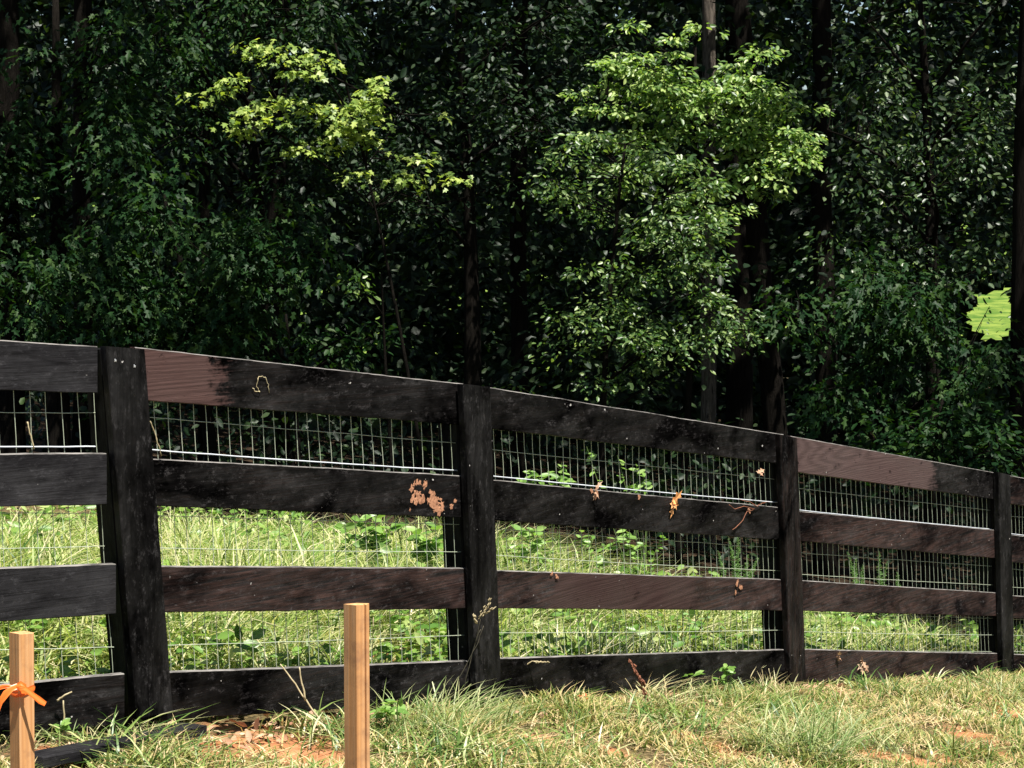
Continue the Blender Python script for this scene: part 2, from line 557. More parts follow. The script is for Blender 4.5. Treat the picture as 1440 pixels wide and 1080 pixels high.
for bi in range(5):
    A, B, t, nrm, L = bay[bi]
    for ri in range(4):
        (xa, ta, ba), (xb, tb, bb) = rails[bi][ri]
        off = A + nrm * RT
        c = [on_plane(xa, ta, off, nrm), on_plane(xa, ba, off, nrm), on_plane(xb, bb, off, nrm), on_plane(xb, tb, off, nrm)]
        # thickness: trim so that the front face falls where the photo has it
        N = 70
        mb = MB()
        V, Fs = [], []
        org = c[0] * 0.5 + c[1] * 0.5
        ang = math.atan2(t[1], t[0])
        sd = bi * 7 + ri * 1.7
        rough_amp = 0.0022 if bi in (1, 2) else 0.0013
        rows = []
        for k in range(N + 1):
            f = k / N
            top = c[0] * (1 - f) + c[3] * f
            bot = c[1] * (1 - f) + c[2] * f
            x = f * L
            bow = nrm * (0.006 * math.sin(f * 3.1) * math.sin(sd))
            top = top + np.array([0, 0, edge_wob(x, sd, rough_amp)]) + bow
            bot = bot + np.array([0, 0, edge_wob(x, sd + 31, rough_amp * 1.3)]) + bow
            dz = np.array([0, 0, 1.0])
            bev = 0.0025
            prof = [top - dz * bev, top - nrm * bev, top - nrm * (RT - bev), top - nrm * RT - dz * bev,
                    bot - nrm * RT + dz * bev, bot - nrm * (RT - bev), bot - nrm * bev, bot + dz * bev]
            rows.append(prof)
        K = 8
        for r_ in rows:
            V.extend(r_)
        for k in range(N):
            for q in range(K):
                q2 = (q + 1) % K
                Fs.append((k * K + q, k * K + q2, (k + 1) * K + q2, (k + 1) * K + q))
        Fs.append(tuple(range(K))[::-1])
        Fs.append(tuple(N * K + q for q in range(K)))
        mb.add(V, Fs, 0)
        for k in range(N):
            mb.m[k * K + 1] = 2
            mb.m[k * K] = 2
        zax = np.array([0, 0, 1.0])

        def onrail(px, py):
            return on_plane(px, py, off, nrm)
        chips = []
        if (bi, ri) == (1, 1):
            chips = [(580, 683, 5), (590, 679, 4), (597, 682, 5), (584, 691, 5), (581, 700, 7), (590, 698, 6), (606, 697, 8),
                     (614, 703, 6), (611, 712, 6), (619, 716, 5), (616, 722, 4), (604, 706, 4), (577, 716, 3), (640, 705, 3), (634, 712, 3), (512, 690, 2.4), (508, 694, 2)]
        if (bi, ri) == (2, 1):
            chips = [(838, 695, 4), (832, 690, 3), (898, 699, 3), (1052, 716, 3)]
        if (bi, ri) == (2, 2):
            chips = [(1036, 819, 4), (1042, 826, 3.5), (1034, 833, 3), (782, 809, 3), (775, 807, 2.5)]
        if (bi, ri) == (3, 3):
            chips = []
        for j, (px, py, r) in enumerate(chips):
            cc = onrail(px, py)
            for q in range(5):
                c2 = cc + t * 0.008 * mnoise.noise((j * 3.3, q * 5.1, 0)) * r * 0.7 + zax * 0.008 * mnoise.noise((j * 2.3, q * 4.1, 5)) * r * 0.7 + nrm * 0.0002 * q
                blotch(mb, c2, t, zax, nrm, r * cc[1] / F * (0.45 + 0.18 * q), j * 2.7 + q + sd)
        # nails near both ends
        V2 = np.array(mb.v) - org
        ca, sa = math.cos(-ang), math.sin(-ang)
        Vl = np.stack([V2[:, 0] * ca - V2[:, 1] * sa, V2[:, 0] * sa + V2[:, 1] * ca, V2[:, 2]], 1)
        mt = M_rail.get((bi, ri), M_rail[(4, 0)])
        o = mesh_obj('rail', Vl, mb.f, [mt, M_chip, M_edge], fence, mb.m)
        o.location = tuple(org - FO)
        o.rotation_euler = (0, 0, ang)
        lb = rail_names[bi][ri]
        if lb:
            o['label'] = lb

# battens (the boards nailed over the rail ends) and square posts behind them
bat_px = [[(149, 487), (204, 491), (193, 1011), (244, 1000)],
          [(652, 540), (690, 544), (671, 982), (706, 976)],
          [(1097, 611), (1121, 616), (1112, 959), (1134, 957)],
          [(1404, 664), (1421, 668), (1411, 960), (1427, 958)]]
M_bat = [board_mat('paint_post_%s' % 'abcd'[i], paint=(0.004, 0.0038, 0.0038), paint2=(0.022, 0.021, 0.021), worn=[0.2, 0.25, 0.7, 0.3][i], grime=0.9,
                   seed=20 + i, axis='Z', specks=1.0) for i in range(4)]
M_post = board_mat('paint_post_back', paint=(0.005, 0.005, 0.005), paint2=(0.01, 0.010, 0.010), worn=0.1, grime=0.5, seed=27, axis='Z', specks=0.2)
BT = 0.028
for i in range(4):
    t = bay[i][2] + bay[i + 1][2]
    t /= np.linalg.norm(t)
    nrm = np.array([t[1], -t[0], 0])
    Q = foot[i] + nrm * (RT + BT + 0.003)
    tl, tr, bl, br = [on_plane(px, py, Q, nrm) for px, py in bat_px[i]]
    mb = MB()
    N = 40
    V, Fs = [], []
    for k in range(N + 1):
        f = k / N
        l = tl * (1 - f) + bl * f
        r = tr * (1 - f) + br * f
        l = l + t * edge_wob(f * 1.2, i + 50, 0.0016)
        r = r + t * edge_wob(f * 1.2, i + 70, 0.0020)
        bev = 0.003
        V += [l + t * bev, r - t * bev, r - nrm * bev, r - nrm * BT, l - nrm * BT, l - nrm * bev]
    K = 6
    for k in range(N):
        for q in range(K):
            q2 = (q + 1) % K
            Fs.append((k * K + q, (k + 1) * K + q, (k + 1) * K + q2, k * K + q2))
    Fs.append(tuple(range(K)))
    Fs.append(tuple(N * K + q for q in range(K))[::-1])
    mb.add(V, Fs, 0)
    # two bright nail heads near the top of the first batten
    if i == 0:
        for px, py in ((162, 507), (189, 515)):
            cc = on_plane(px, py, Q, nrm)
            blotch(mb, cc, t, np.array([0, 0, 1.0]), nrm, 0.005, 3, 1)
    org = (tl + tr) / 2
    M_nail = simple_mat('bright_nail', (0.7, 0.7, 0.7), 0.3, 0.5, metal=0.6)
    o = mesh_obj('batten', np.array(mb.v) - org, mb.f, [M_bat[i], M_nail], fence, mb.m)
    o.location = tuple(org - FO)
    # post behind the rails
    w2, dp = 0.046, 0.092
    topc = (tl + tr) / 2 - nrm * (RT + BT + 0.006)
    botc = (bl + br) / 2 - nrm * (RT + BT + 0.006)
    lean = (botc - topc) / (topc[2] - botc[2])
    topc = topc - np.array([0, 0, 0.006])
    gz = float(ground_z(botc[0], botc[1])) - 0.25
    botc = topc + lean * (topc[2] - gz)
    mb = MB()
    V, Fs = [], []
    N = 24
    for k in range(N + 1):
        f = k / N
        c_ = topc * (1 - f) + botc * f
        bev = 0.006
        wv_ = edge_wob(f * 1.3, i + 90, 0.003)
        for a, bq in ((-w2 + bev, 0), (w2 - bev, 0), (w2, -bev), (w2, -dp + bev), (w2 - bev, -dp), (-w2 + bev, -dp), (-w2, -dp + bev), (-w2, -bev)):
            V.append(c_ + t * (a + (wv_ if a > 0 else -wv_ * 0.7)) + nrm * bq)
    K = 8
    for k in range(N):
        for q in range(K):
            q2 = (q + 1) % K
            Fs.append((k * K + q, (k + 1) * K + q, (k + 1) * K + q2, k * K + q2))
    Fs.append(tuple(range(K)))
    mb.add(V, Fs, 0)
    o = mesh_obj('post', np.array(mb.v) - topc, mb.f, [M_post], fence, mb.m)
    o.location = tuple(topc - FO)

# welded wire mesh, 5 cm by 10 cm, on the backs of the rails; one sheet per bay
M_wire = simple_mat('galvanised_wire', (0.43, 0.47, 0.36), 0.5, 0.4, (0.30, 0.33, 0.24), 30, metal=0.1)
M_strand = simple_mat('bright_wire', (0.7, 0.73, 0.76), 0.4, 0.6, (0.5, 0.53, 0.56), 12, metal=0.2)


STRANDS = {0: [(625, 628), (774, 768), (916, 910)], 1: [(631, 662), (770, 776), (908, 893)],
           2: [(668, 707), (780, 803), (890, 886)], 3: [(716, 745), (807, 823), (888, 893)], 4: [(750, 768), (825, 838), (893, 900)]}


def lean_x(i):
    """batten axis as pixel line"""
    (x0, y0), (x1, y1), (x2, y2), (x3, y3) = bat_px[i]
    return ((x0 + x1) / 2, (y0 + y1) / 2), ((x2 + x3) / 2, (y2 + y3) / 2)


for bi in range(5):
    A, B, t, nrm, L = bay[bi]
    off = A - nrm * 0.002
    rl = rails[bi]

    def edge(side):
        top = rl[0][side]
        bot = rl[3][side]
        return (on_plane(top[0], top[1] + 12, off, nrm), on_plane(bot[0], bot[2] - 6, off, nrm))
    (tlw, blw), (trw, brw) = edge(0), edge(1)
    Lw = np.linalg.norm((trw - tlw)[:2])
    cnt = int(Lw / 0.0508)
    Hh = tlw[2] - blw[2]
    nh = int(Hh / 0.1016) + 1
    mb = MB()

    def wp(s, h, sd=0.0):
        top = tlw * (1 - s) + trw * s
        bot = blw * (1 - s) + brw * s
        p = top * (1 - h) + bot * h
        bulge = 0.012 * mnoise.noise((s * 5 + bi * 3, h * 2.5, 1)) + 0.004 * mnoise.noise((s * 30, h * 9, bi))
        return p - nrm * (0.006 + abs(bulge)) + t * (0.008 * mnoise.noise((s * 4 + 9 * bi, h * 3, 7)) + 0.003 * mnoise.noise((s * 40 + sd, h * 6, 3)))
    # keep the sheet hard against the posts at its ends
    for k in range(cnt + 1):
        s = (k + 0.4) / (cnt + 0.8)
        pts = [wp(s, h, k * 1.3) for h in np.linspace(0, 1, 14)]
        mb.tube(pts, 0.00105, 4, cap=False)
    for q in (-1 / 3, 1 / 3, 2 / 3, 4 / 3, 5 / 3, 7 / 3):
        st_ = STRANDS[bi]
        k0 = 0 if q < 1 else 1
        f_ = q - k0
        ya = st_[k0][0] * (1 - f_) + st_[k0 + 1][0] * f_
        yb = st_[k0][1] * (1 - f_) + st_[k0 + 1][1] * f_
        a_, b_ = on_plane(rl[0][0][0], ya, off - nrm * 0.006, nrm), on_plane(rl[0][1][0] - 3, yb, off - nrm * 0.006, nrm)
        mb.tube([a_ * (1 - f) + b_ * f + np.array([0, 0, 0.003 * mnoise.noise((f * 9, q, bi))]) for f in np.linspace(0, 1, 40)], 0.0010, 4, cap=False)
    o = mb.build('wire_mesh', [M_wire], fence, loc=FO)
    # three heavier bright strands, one in each gap between rails
    for k, (ya, yb) in enumerate(STRANDS[bi]):
        xa, xb = rl[k][0][0], rl[k][1][0]
        if bi == 0:
            ya = ya
        a, b_ = on_plane(xa, ya, off - nrm * 0.004, nrm), on_plane(xb - 3, yb, off - nrm * 0.004, nrm)
        mb = MB()
        pts = []
        for f in np.linspace(0, 1, 30):
            p = a * (1 - f) + b_ * f
            pts.append(p + np.array([0, 0, -0.003 * math.sin(math.pi * f) + 0.0015 * mnoise.noise((f * 12, bi, k))]))
        mb.tube(pts, 0.0024 if k == 0 else 0.0012, 6, cap=False)
        mb.build('wire_strand', [M_strand if k == 0 else M_wire], fence, loc=FO)


# ---------------------------------------------------------------- survey stakes
def stake_mat(name, sd):
    m, n, out = mat(name)
    tc = nd(n, 'ShaderNodeTexCoord')
    mp = nd(n, 'ShaderNodeMapping')
    mp.inputs['Location'].default_value = (sd, sd * 2, 0)
    n.links.new(tc.outputs['Object'], mp.inputs[0])
    v = mp.outputs[0]
    wv = nd(n, 'ShaderNodeTexWave', wave_type='BANDS', bands_direction='X')
    mw = nd(n, 'ShaderNodeMapping')
    mw.inputs['Scale'].default_value = (26, 26, 1.6)
    n.links.new(v, mw.inputs[0])
    n.links.new(mw.outputs[0], wv.inputs['Vector'])
    wv.inputs['Scale'].default_value = 1.4
    wv.inputs['Distortion'].default_value = 5
    wv.inputs['Detail Scale'].default_value = 0.8
    g2 = noise_n(n, v, 90, 6, 0.6, 0.3, (1, 1, 0.03))
    col = mixc(n, (0.50, 0.255, 0.10), (0.34, 0.145, 0.05), math_n(n, 'MULTIPLY', wv.outputs[1], 0.5))
    col = mixc(n, col, (0.54, 0.34, 0.18), math_n(n, 'MULTIPLY', math_n(n, 'SUBTRACT', g2, 0.45, True), 3.0, True))
    dirt = noise_n(n, v, 14, 6, 0.65)
    col = mixc(n, col, (0.22, 0.11, 0.06), math_n(n, 'MULTIPLY', math_n(n, 'SUBTRACT', dirt, 0.52, True), 4.0, True))
    b = nd(n, 'ShaderNodeBsdfPrincipled')
    n.links.new(col, b.inputs['Base Color'])
    b.inputs['Roughness'].default_value = 0.75
    b.inputs['Specular IOR Level'].default_value = 0.2
    bp = nd(n, 'ShaderNodeBump')
    bp.inputs['Strength'].default_value = 0.5
    bp.inputs['Distance'].default_value = 0.002
    n.links.new(g2, bp.inputs['Height'])
    n.links.new(bp.outputs[0], b.inputs['Normal'])
    n.links.new(b.outputs[0], out.inputs[0])
    return m


def stake(px, pytop, Y, wx, wy, rz, groove, label, sd, lean=0.0):
    top = P(px, pytop, Y)
    gz = float(ground_z(top[0], top[1]))
    root = empty('survey_stake', (top[0], top[1], gz), rz)
    tag(root, label, 'stake', 'wooden survey stakes in the foreground')
    H = top[2] - gz
    prof = []
    a, b_ = wx / 2, wy / 2
    bev = 0.0012
    if groove:
        prof = [(-a, -b_ + bev), (-a + bev, -b_), (a * 0.18, -b_), (a * 0.22, -b_ + 0.004), (a * 0.42, -b_ + 0.004), (a * 0.46, -b_), (a - bev, -b_), (a, -b_ + bev), (a, b_), (-a, b_)]
    else:
        prof = [(-a, -b_ + bev), (-a + bev, -b_), (a - bev, -b_), (a, -b_ + bev), (a, b_), (-a, b_)]
    V, Fs = [], []
    N = 30
    K = len(prof)
    for k in range(N + 1):
        z = -0.15 + (H + 0.15) * k / N
        for j, (x, y) in enumerate(prof):
            wbl = 0.0009 * mnoise.noise((z * 9 + j, sd, 0))
            V.append((x + wbl + lean * (z - H), y + wbl * 0.7, z + (0.005 * mnoise.noise((x * 120, y * 120, sd)) - 0.06 * y if k == N else 0)))
    for k in range(N):
        for j in range(K):
            j2 = (j + 1) % K
            Fs.append((k * K + j, k * K + j2, (k + 1) * K + j2, (k + 1) * K + j))
    Fs.append(tuple(N * K + j for j in range(K)))
    mesh_obj('shaft', np.array(V), Fs, [stake_mat('fresh_pine_%d' % sd, sd)], root)
    return root, H


st2, H2 = stake(501.5, 850, 3.6, 0.029, 0.034, math.radians(44), True, 'bare orange-brown pine stake with a grooved face and no ribbon', 1)
st1, H1 = stake(30.5, 890, 3.5, 0.028, 0.033, math.radians(42), False, 'orange-brown pine stake at the left edge tied with an orange ribbon', 2, 0.01)

m_rib, n, out = mat('orange_flagging_tape')
b = nd(n, 'ShaderNodeBsdfPrincipled')
b.inputs['Base Color'].default_value = (0.95, 0.20, 0.03, 1)
b.inputs['Roughness'].default_value = 0.35
t_ = nd(n, 'ShaderNodeBsdfTranslucent')
t_.inputs[0].default_value = (1.0, 0.22, 0.03, 1)
mx = nd(n, 'ShaderNodeMixShader')
mx.inputs[0].default_value = 0.35
n.links.new(b.outputs[0], mx.inputs[1])
n.links.new(t_.outputs[0], mx.inputs[2])
n.links.new(mx.outputs[0], out.inputs[0])


def ribbon_strip(mb, pts, widths, updir):
    V, Fs = [], []
    up = [np.asarray(u, float) for u in updir]
    for i, (p, w_) in enumerate(zip(pts, widths)):
        u = up[i] / np.linalg.norm(up[i])
        a = pts[max(0, i - 1)]
        b_ = pts[min(len(pts) - 1, i + 1)]
        nn = np.cross(b_ - a, u)
        nn = nn / (np.linalg.norm(nn) + 1e-9)
        for s_ in (-1, -0.3, 0.3, 1):
            V.append(p + u * w_ * s_ * 0.5 + nn * (0.0012 if s_ in (-0.3,) else (-0.0012 if s_ == 0.3 else 0)))
    for i in range(len(pts) - 1):
        for k in range(3):
            Fs.append((i * 4 + k, i * 4 + k + 1, (i + 1) * 4 + k + 1, (i + 1) * 4 + k))
    mb.add(V, Fs, 0)


sr = np.array(st1.location)
mbr = MB()


def lp(px, py, dy=0.0):
    return P(px, py, 3.5 + dy)


# band round the shaft, then the two tails in front
cx0, cy0 = sr[0], sr[1]
band, wds, ups = [], [], []
zc = P(30, 967, 3.5)[2]
for k in range(17):
    a = 2 * math.pi * k / 16 - 2.2
    ca, sa = math.cos(a), math.sin(a)
    q = 1 / max(abs(math.cos(a)) / 0.0160, abs(math.sin(a)) / 0.0185)
    x, y = ca * q, sa * q
    rz = math.radians(42)
    band.append(np.array([cx0 + x * math.cos(rz) - y * math.sin(rz), cy0 + x * math.sin(rz) + y * math.cos(rz), zc - 0.002 + 0.006 * math.cos(a)]))
    wds.append(0.011)
    ups.append((0, 0, 1))
ribbon_strip(mbr, band, wds, ups)
# knot
for q in range(3):
    ribbon_strip(mbr, [lp(22 + q, 965, -0.026), lp(29, 962 + q * 3, -0.034), lp(37, 966 + q, -0.026)], [0.007, 0.010, 0.008], [(0, 0.3, 1)] * 3)
# right tail
ribbon_strip(mbr, [lp(26, 964, -0.026), lp(37, 970, -0.032), lp(47, 978, -0.034), lp(56, 985, -0.036), lp(64, 990, -0.035)], [0.009, 0.010, 0.009, 0.011, 0.008],
             [(0.1, 0.3, 1), (0.2, 0.5, 1), (0.4, 0.1, 1), (0.3, 0.4, 1), (0.5, 0.2, 1)])
# left tail, hanging
ribbon_strip(mbr, [lp(26, 964, -0.026), lp(17, 968, -0.034), lp(8, 976, -0.038), lp(1, 986, -0.04), lp(-5, 999, -0.04)], [0.009, 0.010, 0.012, 0.010, 0.012],
             [(-0.3, 0.3, 1), (-0.4, 0.5, 1), (-0.7, 0.1, 1), (-0.9, 0.4, 1), (-1.2, 0.2, 1)])
ribbon_strip(mbr, [lp(22, 967, -0.026), lp(12, 965, -0.03), lp(3, 966, -0.03), lp(-6, 969, -0.03)], [0.006, 0.005, 0.007, 0.005], [(0, 0.3, 1)] * 4)
ro = mesh_obj('ribbon', np.array(mbr.v) - sr, mbr.f, [m_rib], None, mbr.m, True)
ro.parent = st1
ro.matrix_parent_inverse = Matrix.Rotation(-math.radians(42), 4, 'Z')

# ---------------------------------------------------------------- blades and leaves
def blades(name, pos, height, width, lean_dir, lean, mats, fmat=None, parent=None, droop=1.0, segs=3, loc=None):
    """curved tapering blades; pos (N,3); lean = how far the tip leans as a fraction of the height"""
    N = len(pos)
    side = np.stack([-np.sin(lean_dir), np.cos(lean_dir), np.zeros(N)], 1)
    fw = np.stack([np.cos(lean_dir), np.sin(lean_dir), np.zeros(N)], 1)
    tw = rng.uniform(-0.9, 0.9, N)[:, None]
    side = side * np.cos(tw) + fw * np.sin(tw)
    Vs = []
    for k in range(segs):
        f = k / segs
        c = pos + fw * (lean * height * f ** 1.8)[:, None]
        c[:, 2] += height * (f - 0.5 * droop * np.minimum(lean, 1.6) * 0.6 * f ** 2.5)
        ww = (width * (1 - 0.55 * f ** 1.5) * 0.5)[:, None]
        Vs += [c - side * ww, c + side * ww]
    f = 1.0
    c = pos + fw * (lean * height)[:, None]
    c[:, 2] += height * (1 - 0.5 * droop * np.minimum(lean, 1.6) * 0.6)
    Vs.append(c)
    V = np.stack(Vs, 1)
    K = V.shape[1]
    tri = []
    for k in range(segs - 1):
        a = 2 * k
        tri += [(a, a + 1, a + 3), (a, a + 3, a + 2)]
    a = 2 * (segs - 1)
    tri += [(a, a + 1, a + 2)]
    tri = np.array(tri)
    Fc = (np.arange(N)[:, None, None] * K + tri[None]).reshape(-1, 3)
    V = V.reshape(-1, 3)
    if loc is not None:
        V = V - np.asarray(loc)
    fm = None if fmat is None else np.repeat(fmat, len(tri))
    return mesh_obj(name, V, Fc, mats, parent, fm)


LEAF_OVAL = (np.array([(0, 0, 0), (0.32, 0.24, 0.05), (0.72, 0.20, 0.05), (1, 0, -0.04), (0.72, -0.20, 0.05), (0.32, -0.24, 0.05)]),
             np.array([(0, 1, 2), (0, 2, 3), (0, 3, 4), (0, 4, 5)]))
LEAF_LOBE = (np.array([(0, 0, 0), (0.16, 0.25, 0.02), (0.34, 0.09, 0.03), (0.60, 0.30, -0.03), (0.66, 0.09, 0.02), (1.0, 0, -0.08),
                       (0.66, -0.09, 0.02), (0.60, -0.30, -0.03), (0.34, -0.09, 0.03), (0.16, -0.25, 0.02)]),
             np.array([(0, 1, 2), (0, 2, 4), (2, 3, 4), (0, 4, 5), (0, 5, 6), (0, 6, 8), (6, 7, 8), (0, 8, 9)]))
LEAF_STAR = (np.array([(0, 0, 0), (0.10, 0.40, 0.02), (0.34, 0.22, 0.03), (0.62, 0.44, -0.02), (0.66, 0.17, 0.03), (1.0, 0, -0.06),
                       (0.66, -0.17, 0.03), (0.62, -0.44, -0.02), (0.34, -0.22, 0.03), (0.10, -0.40, 0.02)]), LEAF_LOBE[1])
LEAF_NEEDLE = (np.array([(0, 0, 0), (0.5, 0.07, 0.04), (1, 0, -0.05), (0.5, -0.07, 0.04)]), np.array([(0, 1, 2), (0, 2, 3)]))
LEAF_QUAD = (np.array([(0, 0, 0), (0.5, 0.36, 0.04), (1, 0, -0.05), (0.5, -0.36, 0.04)]), np.array([(0, 1, 2), (0, 2, 3)]))


def norml(a):
    return a / (np.linalg.norm(a, axis=1, keepdims=True) + 1e-9)


def leaf_verts(pos, axis, up, size, shape):
    axis = norml(axis)
    sd = norml(np.cross(up, axis))
    up2 = np.cross(axis, sd)
    L, T = shape
    V = pos[:, None] + size[:, None, None] * (L[None, :, 0:1] * axis[:, None] + L[None, :, 1:2] * sd[:, None] + L[None, :, 2:3] * up2[:, None])
    Fc = (np.arange(len(pos))[:, None, None] * len(L) + T[None]).reshape(-1, 3)
    return V.reshape(-1, 3), Fc


# shafts of sunlight: gaps cut into the foliage to light these spots (px, py, distance, radius)
beams = []


def beam(px, py, Y, r):
    beams.append((P(px, py, Y), r))


# pale yellow-green maple, upper left of centre
for px, py, r in [(350, 62, .07), (400, 72, .13), (365, 150, .10), (385, 168, .08), (450, 78, .10), (420, 98, .08), (480, 150, .16), (540, 130, .18), (510, 195, .15), (470, 165, .12),
                  (575, 148, .08), (430, 205, .08), (555, 215, .09), (600, 222, .05), (500, 178, .16), (570, 250, .07), (620, 160, .05)]:
    beam(px, py, 13.0, r)
for px, py, r in [(880, 110, .22), (930, 130, .30), (1000, 150, .30), (1060, 160, .28), (1110, 200, .2), (960, 175, .22), (920, 160, .2), (1050, 120, .25), (1100, 130, .2), (1000, 190, .15), (900, 90, .14), (1010, 110, .2),
                  (1030, 215, .2),  (970, 255, .17), (1010, 265, .14), (940, 185, .14), (1090, 225, .15), (860, 120, .14), (820, 235, .12), (980, 320, .15), (880, 300, .12), (1020, 20, .12), (985, 20, .08)]:
    beam(px, py, 14.0, r)
for px, py, r in [(870, 430, .16), (920, 475, .22), (960, 470, .3), (880, 450, .2), (980, 470, .22), (1035, 440, .12), (870, 475, .14), (960, 495, .2), (1010, 485, .15), (840, 360, .15),
                  (800, 330, .14), (1060, 470, .08), (810, 450, .08), (1040, 570, .14), (1010, 585, .10), (840, 545, .05), (700, 540, .06), (1290, 520, .05),
                  (540, 395, .12), (520, 410, .09), (610, 415, .07), (640, 395, .05), (500, 480, .07), (1100, 340, .12), (1120, 420, .10), (1100, 400, .06), (1270, 360, .06), (1320, 70, .08), (1390, 250, .14), (1400, 285, .1), (1240, 100, .12)]:
    beam(px, py, 13.6, r)
for py in (5, 25, 45, 65, 85, 100):
    beam(1003, py, 16.7, .07)
r2 = np.random.default_rng(3)
for px in range(850, 1140, 36):
    for py in (0, 1, 2, 3):
        beam(px + r2.uniform(-12, 12), 85 + 0.22 * (px - 850) + 34 * py + r2.uniform(-10, 10), 14.25, 0.19)
for k in range(70):
    beam(r2.uniform(780, 1060), r2.uniform(270, 510), r2.uniform(13.3, 13.8), r2.uniform(0.05, 0.17))
for k in range(210):                                      # small flecks, denser at the top and right
    px = r2.uniform(-40, 1480)
    py = r2.uniform(-30, 560) ** 1.0
    if px < 560 and py > 190 and r2.random() < 0.8:
        continue
    if 560 < px < 760 and py > 200 and r2.random() < 0.8:
        continue
    beam(px, py, r2.uniform(12.8, 15.5), r2.uniform(0.02, 0.09))
beams_c = np.array([b_[0] for b_ in beams])
beams_r = np.array([b_[1] for b_ in beams])


def in_beam(p, tmin=0.8, margin=0.07, low=False):
    hit = np.zeros(len(p), bool)
    for c, r in zip(beams_c, beams_r):
        if low and c[2] > 1.74:
            continue
        d = p - c
        t = d @ S
        q = np.linalg.norm(d - t[:, None] * S, axis=1)
        hit |= (t > np.maximum(tmin * r, 0.12)) & (q < r + margin)
    return hit


SKYG = ()
r4 = np.random.default_rng(11)
for k in range(90):
    zx = r4.choice([0, 1, 2, 3])
    px_, py_ = [(r4.uniform(20, 140), r4.uniform(0, 120)), (r4.uniform(170, 360), r4.uniform(-5, 110)), (r4.uniform(640, 900), r4.uniform(-5, 60)), (r4.uniform(1070, 1440), r4.uniform(-5, 170))][zx]
    SKYG += ((px_, py_, r4.uniform(0.0007, 0.0021)),)


# the opening to the far meadow on the right
def in_view_gap(p):
    X_, Y_ = px_of(p)
    hit = (np.abs(X_ - 1000) < 15) & (Y_ < 92) & (p[:, 1] < 16.6) & (rng.random(len(p)) < 0.93)
    o = np.array([0, 0, CZ])
    for px, py, r in SKYG + ((1398, 434, 0.0165), (1376, 448, 0.012), (1402, 452, 0.0105), (1400, 412, 0.008), (1365, 452, 0.004), (166, 295, 0.0025), (198, 398, 0.0022), (700, 458, 0.003), (680, 458, 0.0025), (1288, 392, 0.003), (84, 350, 0.003)):
        rr = ray(px, py)
        rr = rr / np.linalg.norm(rr)
        d = p - o
        t = d @ rr
        q = np.linalg.norm(d - t[:, None] * rr, axis=1)
        hit |= q < r * t * np.where(p[:, 1] < 16, 0.25 + 0.95 * rng.random(len(p)), 0.62 + 0.45 * rng.random(len(p)))
    return hit


# hollows between the crowns, where one looks into the dark of the wood (px, py, half width, half height)
HOLLOWS = [(650, 480, 115, 62), (585, 420, 70, 40), (960, 580, 120, 36), (1090, 540, 60, 60), (1130, 300, 40, 60), (20, 60, 26, 50), (380, 200, 26, 45), (110, 270, 20, 70),
           (1060, 330, 22, 90), (750, 400, 40, 40), (1155, 40, 22, 60), (440, 400, 40, 30), (1150, 600, 90, 30), (925, 255, 32, 20), (1000, 160, 30, 10), (300, 240, 25, 40)]


def px_of(p):
    d = p - np.array([0, 0, CZ])
    f = d[:, 1] * cp - d[:, 2] * sp
    u = d[:, 1] * sp + d[:, 2] * cp
    return 720 + F * d[:, 0] / f, 540 - F * u / f


def hollow(c, clump=1.5, thr=0.09):
    X_, Y_ = px_of(c)
    hit = np.zeros(len(c), bool)
    for a_, b_, rx, ry in HOLLOWS:
        hit |= ((X_ - a_) / rx) ** 2 + ((Y_ - b_) / ry) ** 2 < 1
    nn = np.array([mnoise.noise((q[0] * clump, q[1] * clump, q[2] * clump * 1.5)) for q in c])
    return hit | (nn > thr)


def sprays(centers, radii, per, size, flat=0.25, droop=0.3, updisp=0.5, face=0.0, density_r=None):
    """leaf sprays: flattened clumps of leaves around each centre"""
    n = len(centers)
    c = np.repeat(centers, per, 0)
    rr = np.repeat(radii, per)
    N = len(c)
    a = rng.uniform(0, 2 * math.pi, N)
    q = np.sqrt(rng.uniform(0, 1, N))
    off = np.stack([np.cos(a) * q, np.sin(a) * q, rng.normal(0, flat, N) - droop * q * q], 1) * rr[:, None]
    pos = c + off
    ax = np.stack([np.cos(a), np.sin(a), -0.25 - droop * q], 1) + rng.normal(0, 0.45, (N, 3))
    up = np.array([0, 0, 1.0]) + rng.normal(0, updisp, (N, 3)) + face * np.array([0.1, -1.0, 0.1])
    sz = size * rng.uniform(0.65, 1.25, N)
    return pos, ax, up, sz


def ell_centers(c, rad, n, shell=0.5):
    d = norml(rng.normal(0, 1, (n, 3)))
    q = rng.uniform(shell ** 3, 1, n) ** (1 / 3)
    return np.asarray(c) + d * q[:, None] * np.asarray(rad)


def bezier(a, b, bend, n=7):
    a, b = np.asarray(a, float), np.asarray(b, float)
    m = (a + b) / 2 + bend
    return [(1 - f) ** 2 * a + 2 * f * (1 - f) * m + f * f * b for f in np.linspace(0, 1, n)]


def bark_mat(name, c1, c2):
    m, n, out = mat(name)
    tc = nd(n, 'ShaderNodeTexCoord')
    ob = tc.outputs['Object']
    f = noise_n(n, ob, 38, 8, 0.75, 1.2, (1, 1, 0.16))
    r = ramp(n, [(0.35, c2), (0.6, c1), (0.8, tuple(min(1, c * 1.7) for c in c1))])
    n.links.new(f, r.inputs[0])
    b = nd(n, 'ShaderNodeBsdfPrincipled')
    n.links.new(r.outputs[0], b.inputs['Base Color'])
    b.inputs['Roughness'].default_value = 0.9
    b.inputs['Specular IOR Level'].default_value = 0.03
    bp = nd(n, 'ShaderNodeBump')
    bp.inputs['Strength'].default_value = 1.0
    bp.inputs['Distance'].default_value = 0.03
    n.links.new(f, bp.inputs['Height'])
    n.links.new(bp.outputs[0], b.inputs['Normal'])
    n.links.new(b.outputs[0], out.inputs[0])
    return m


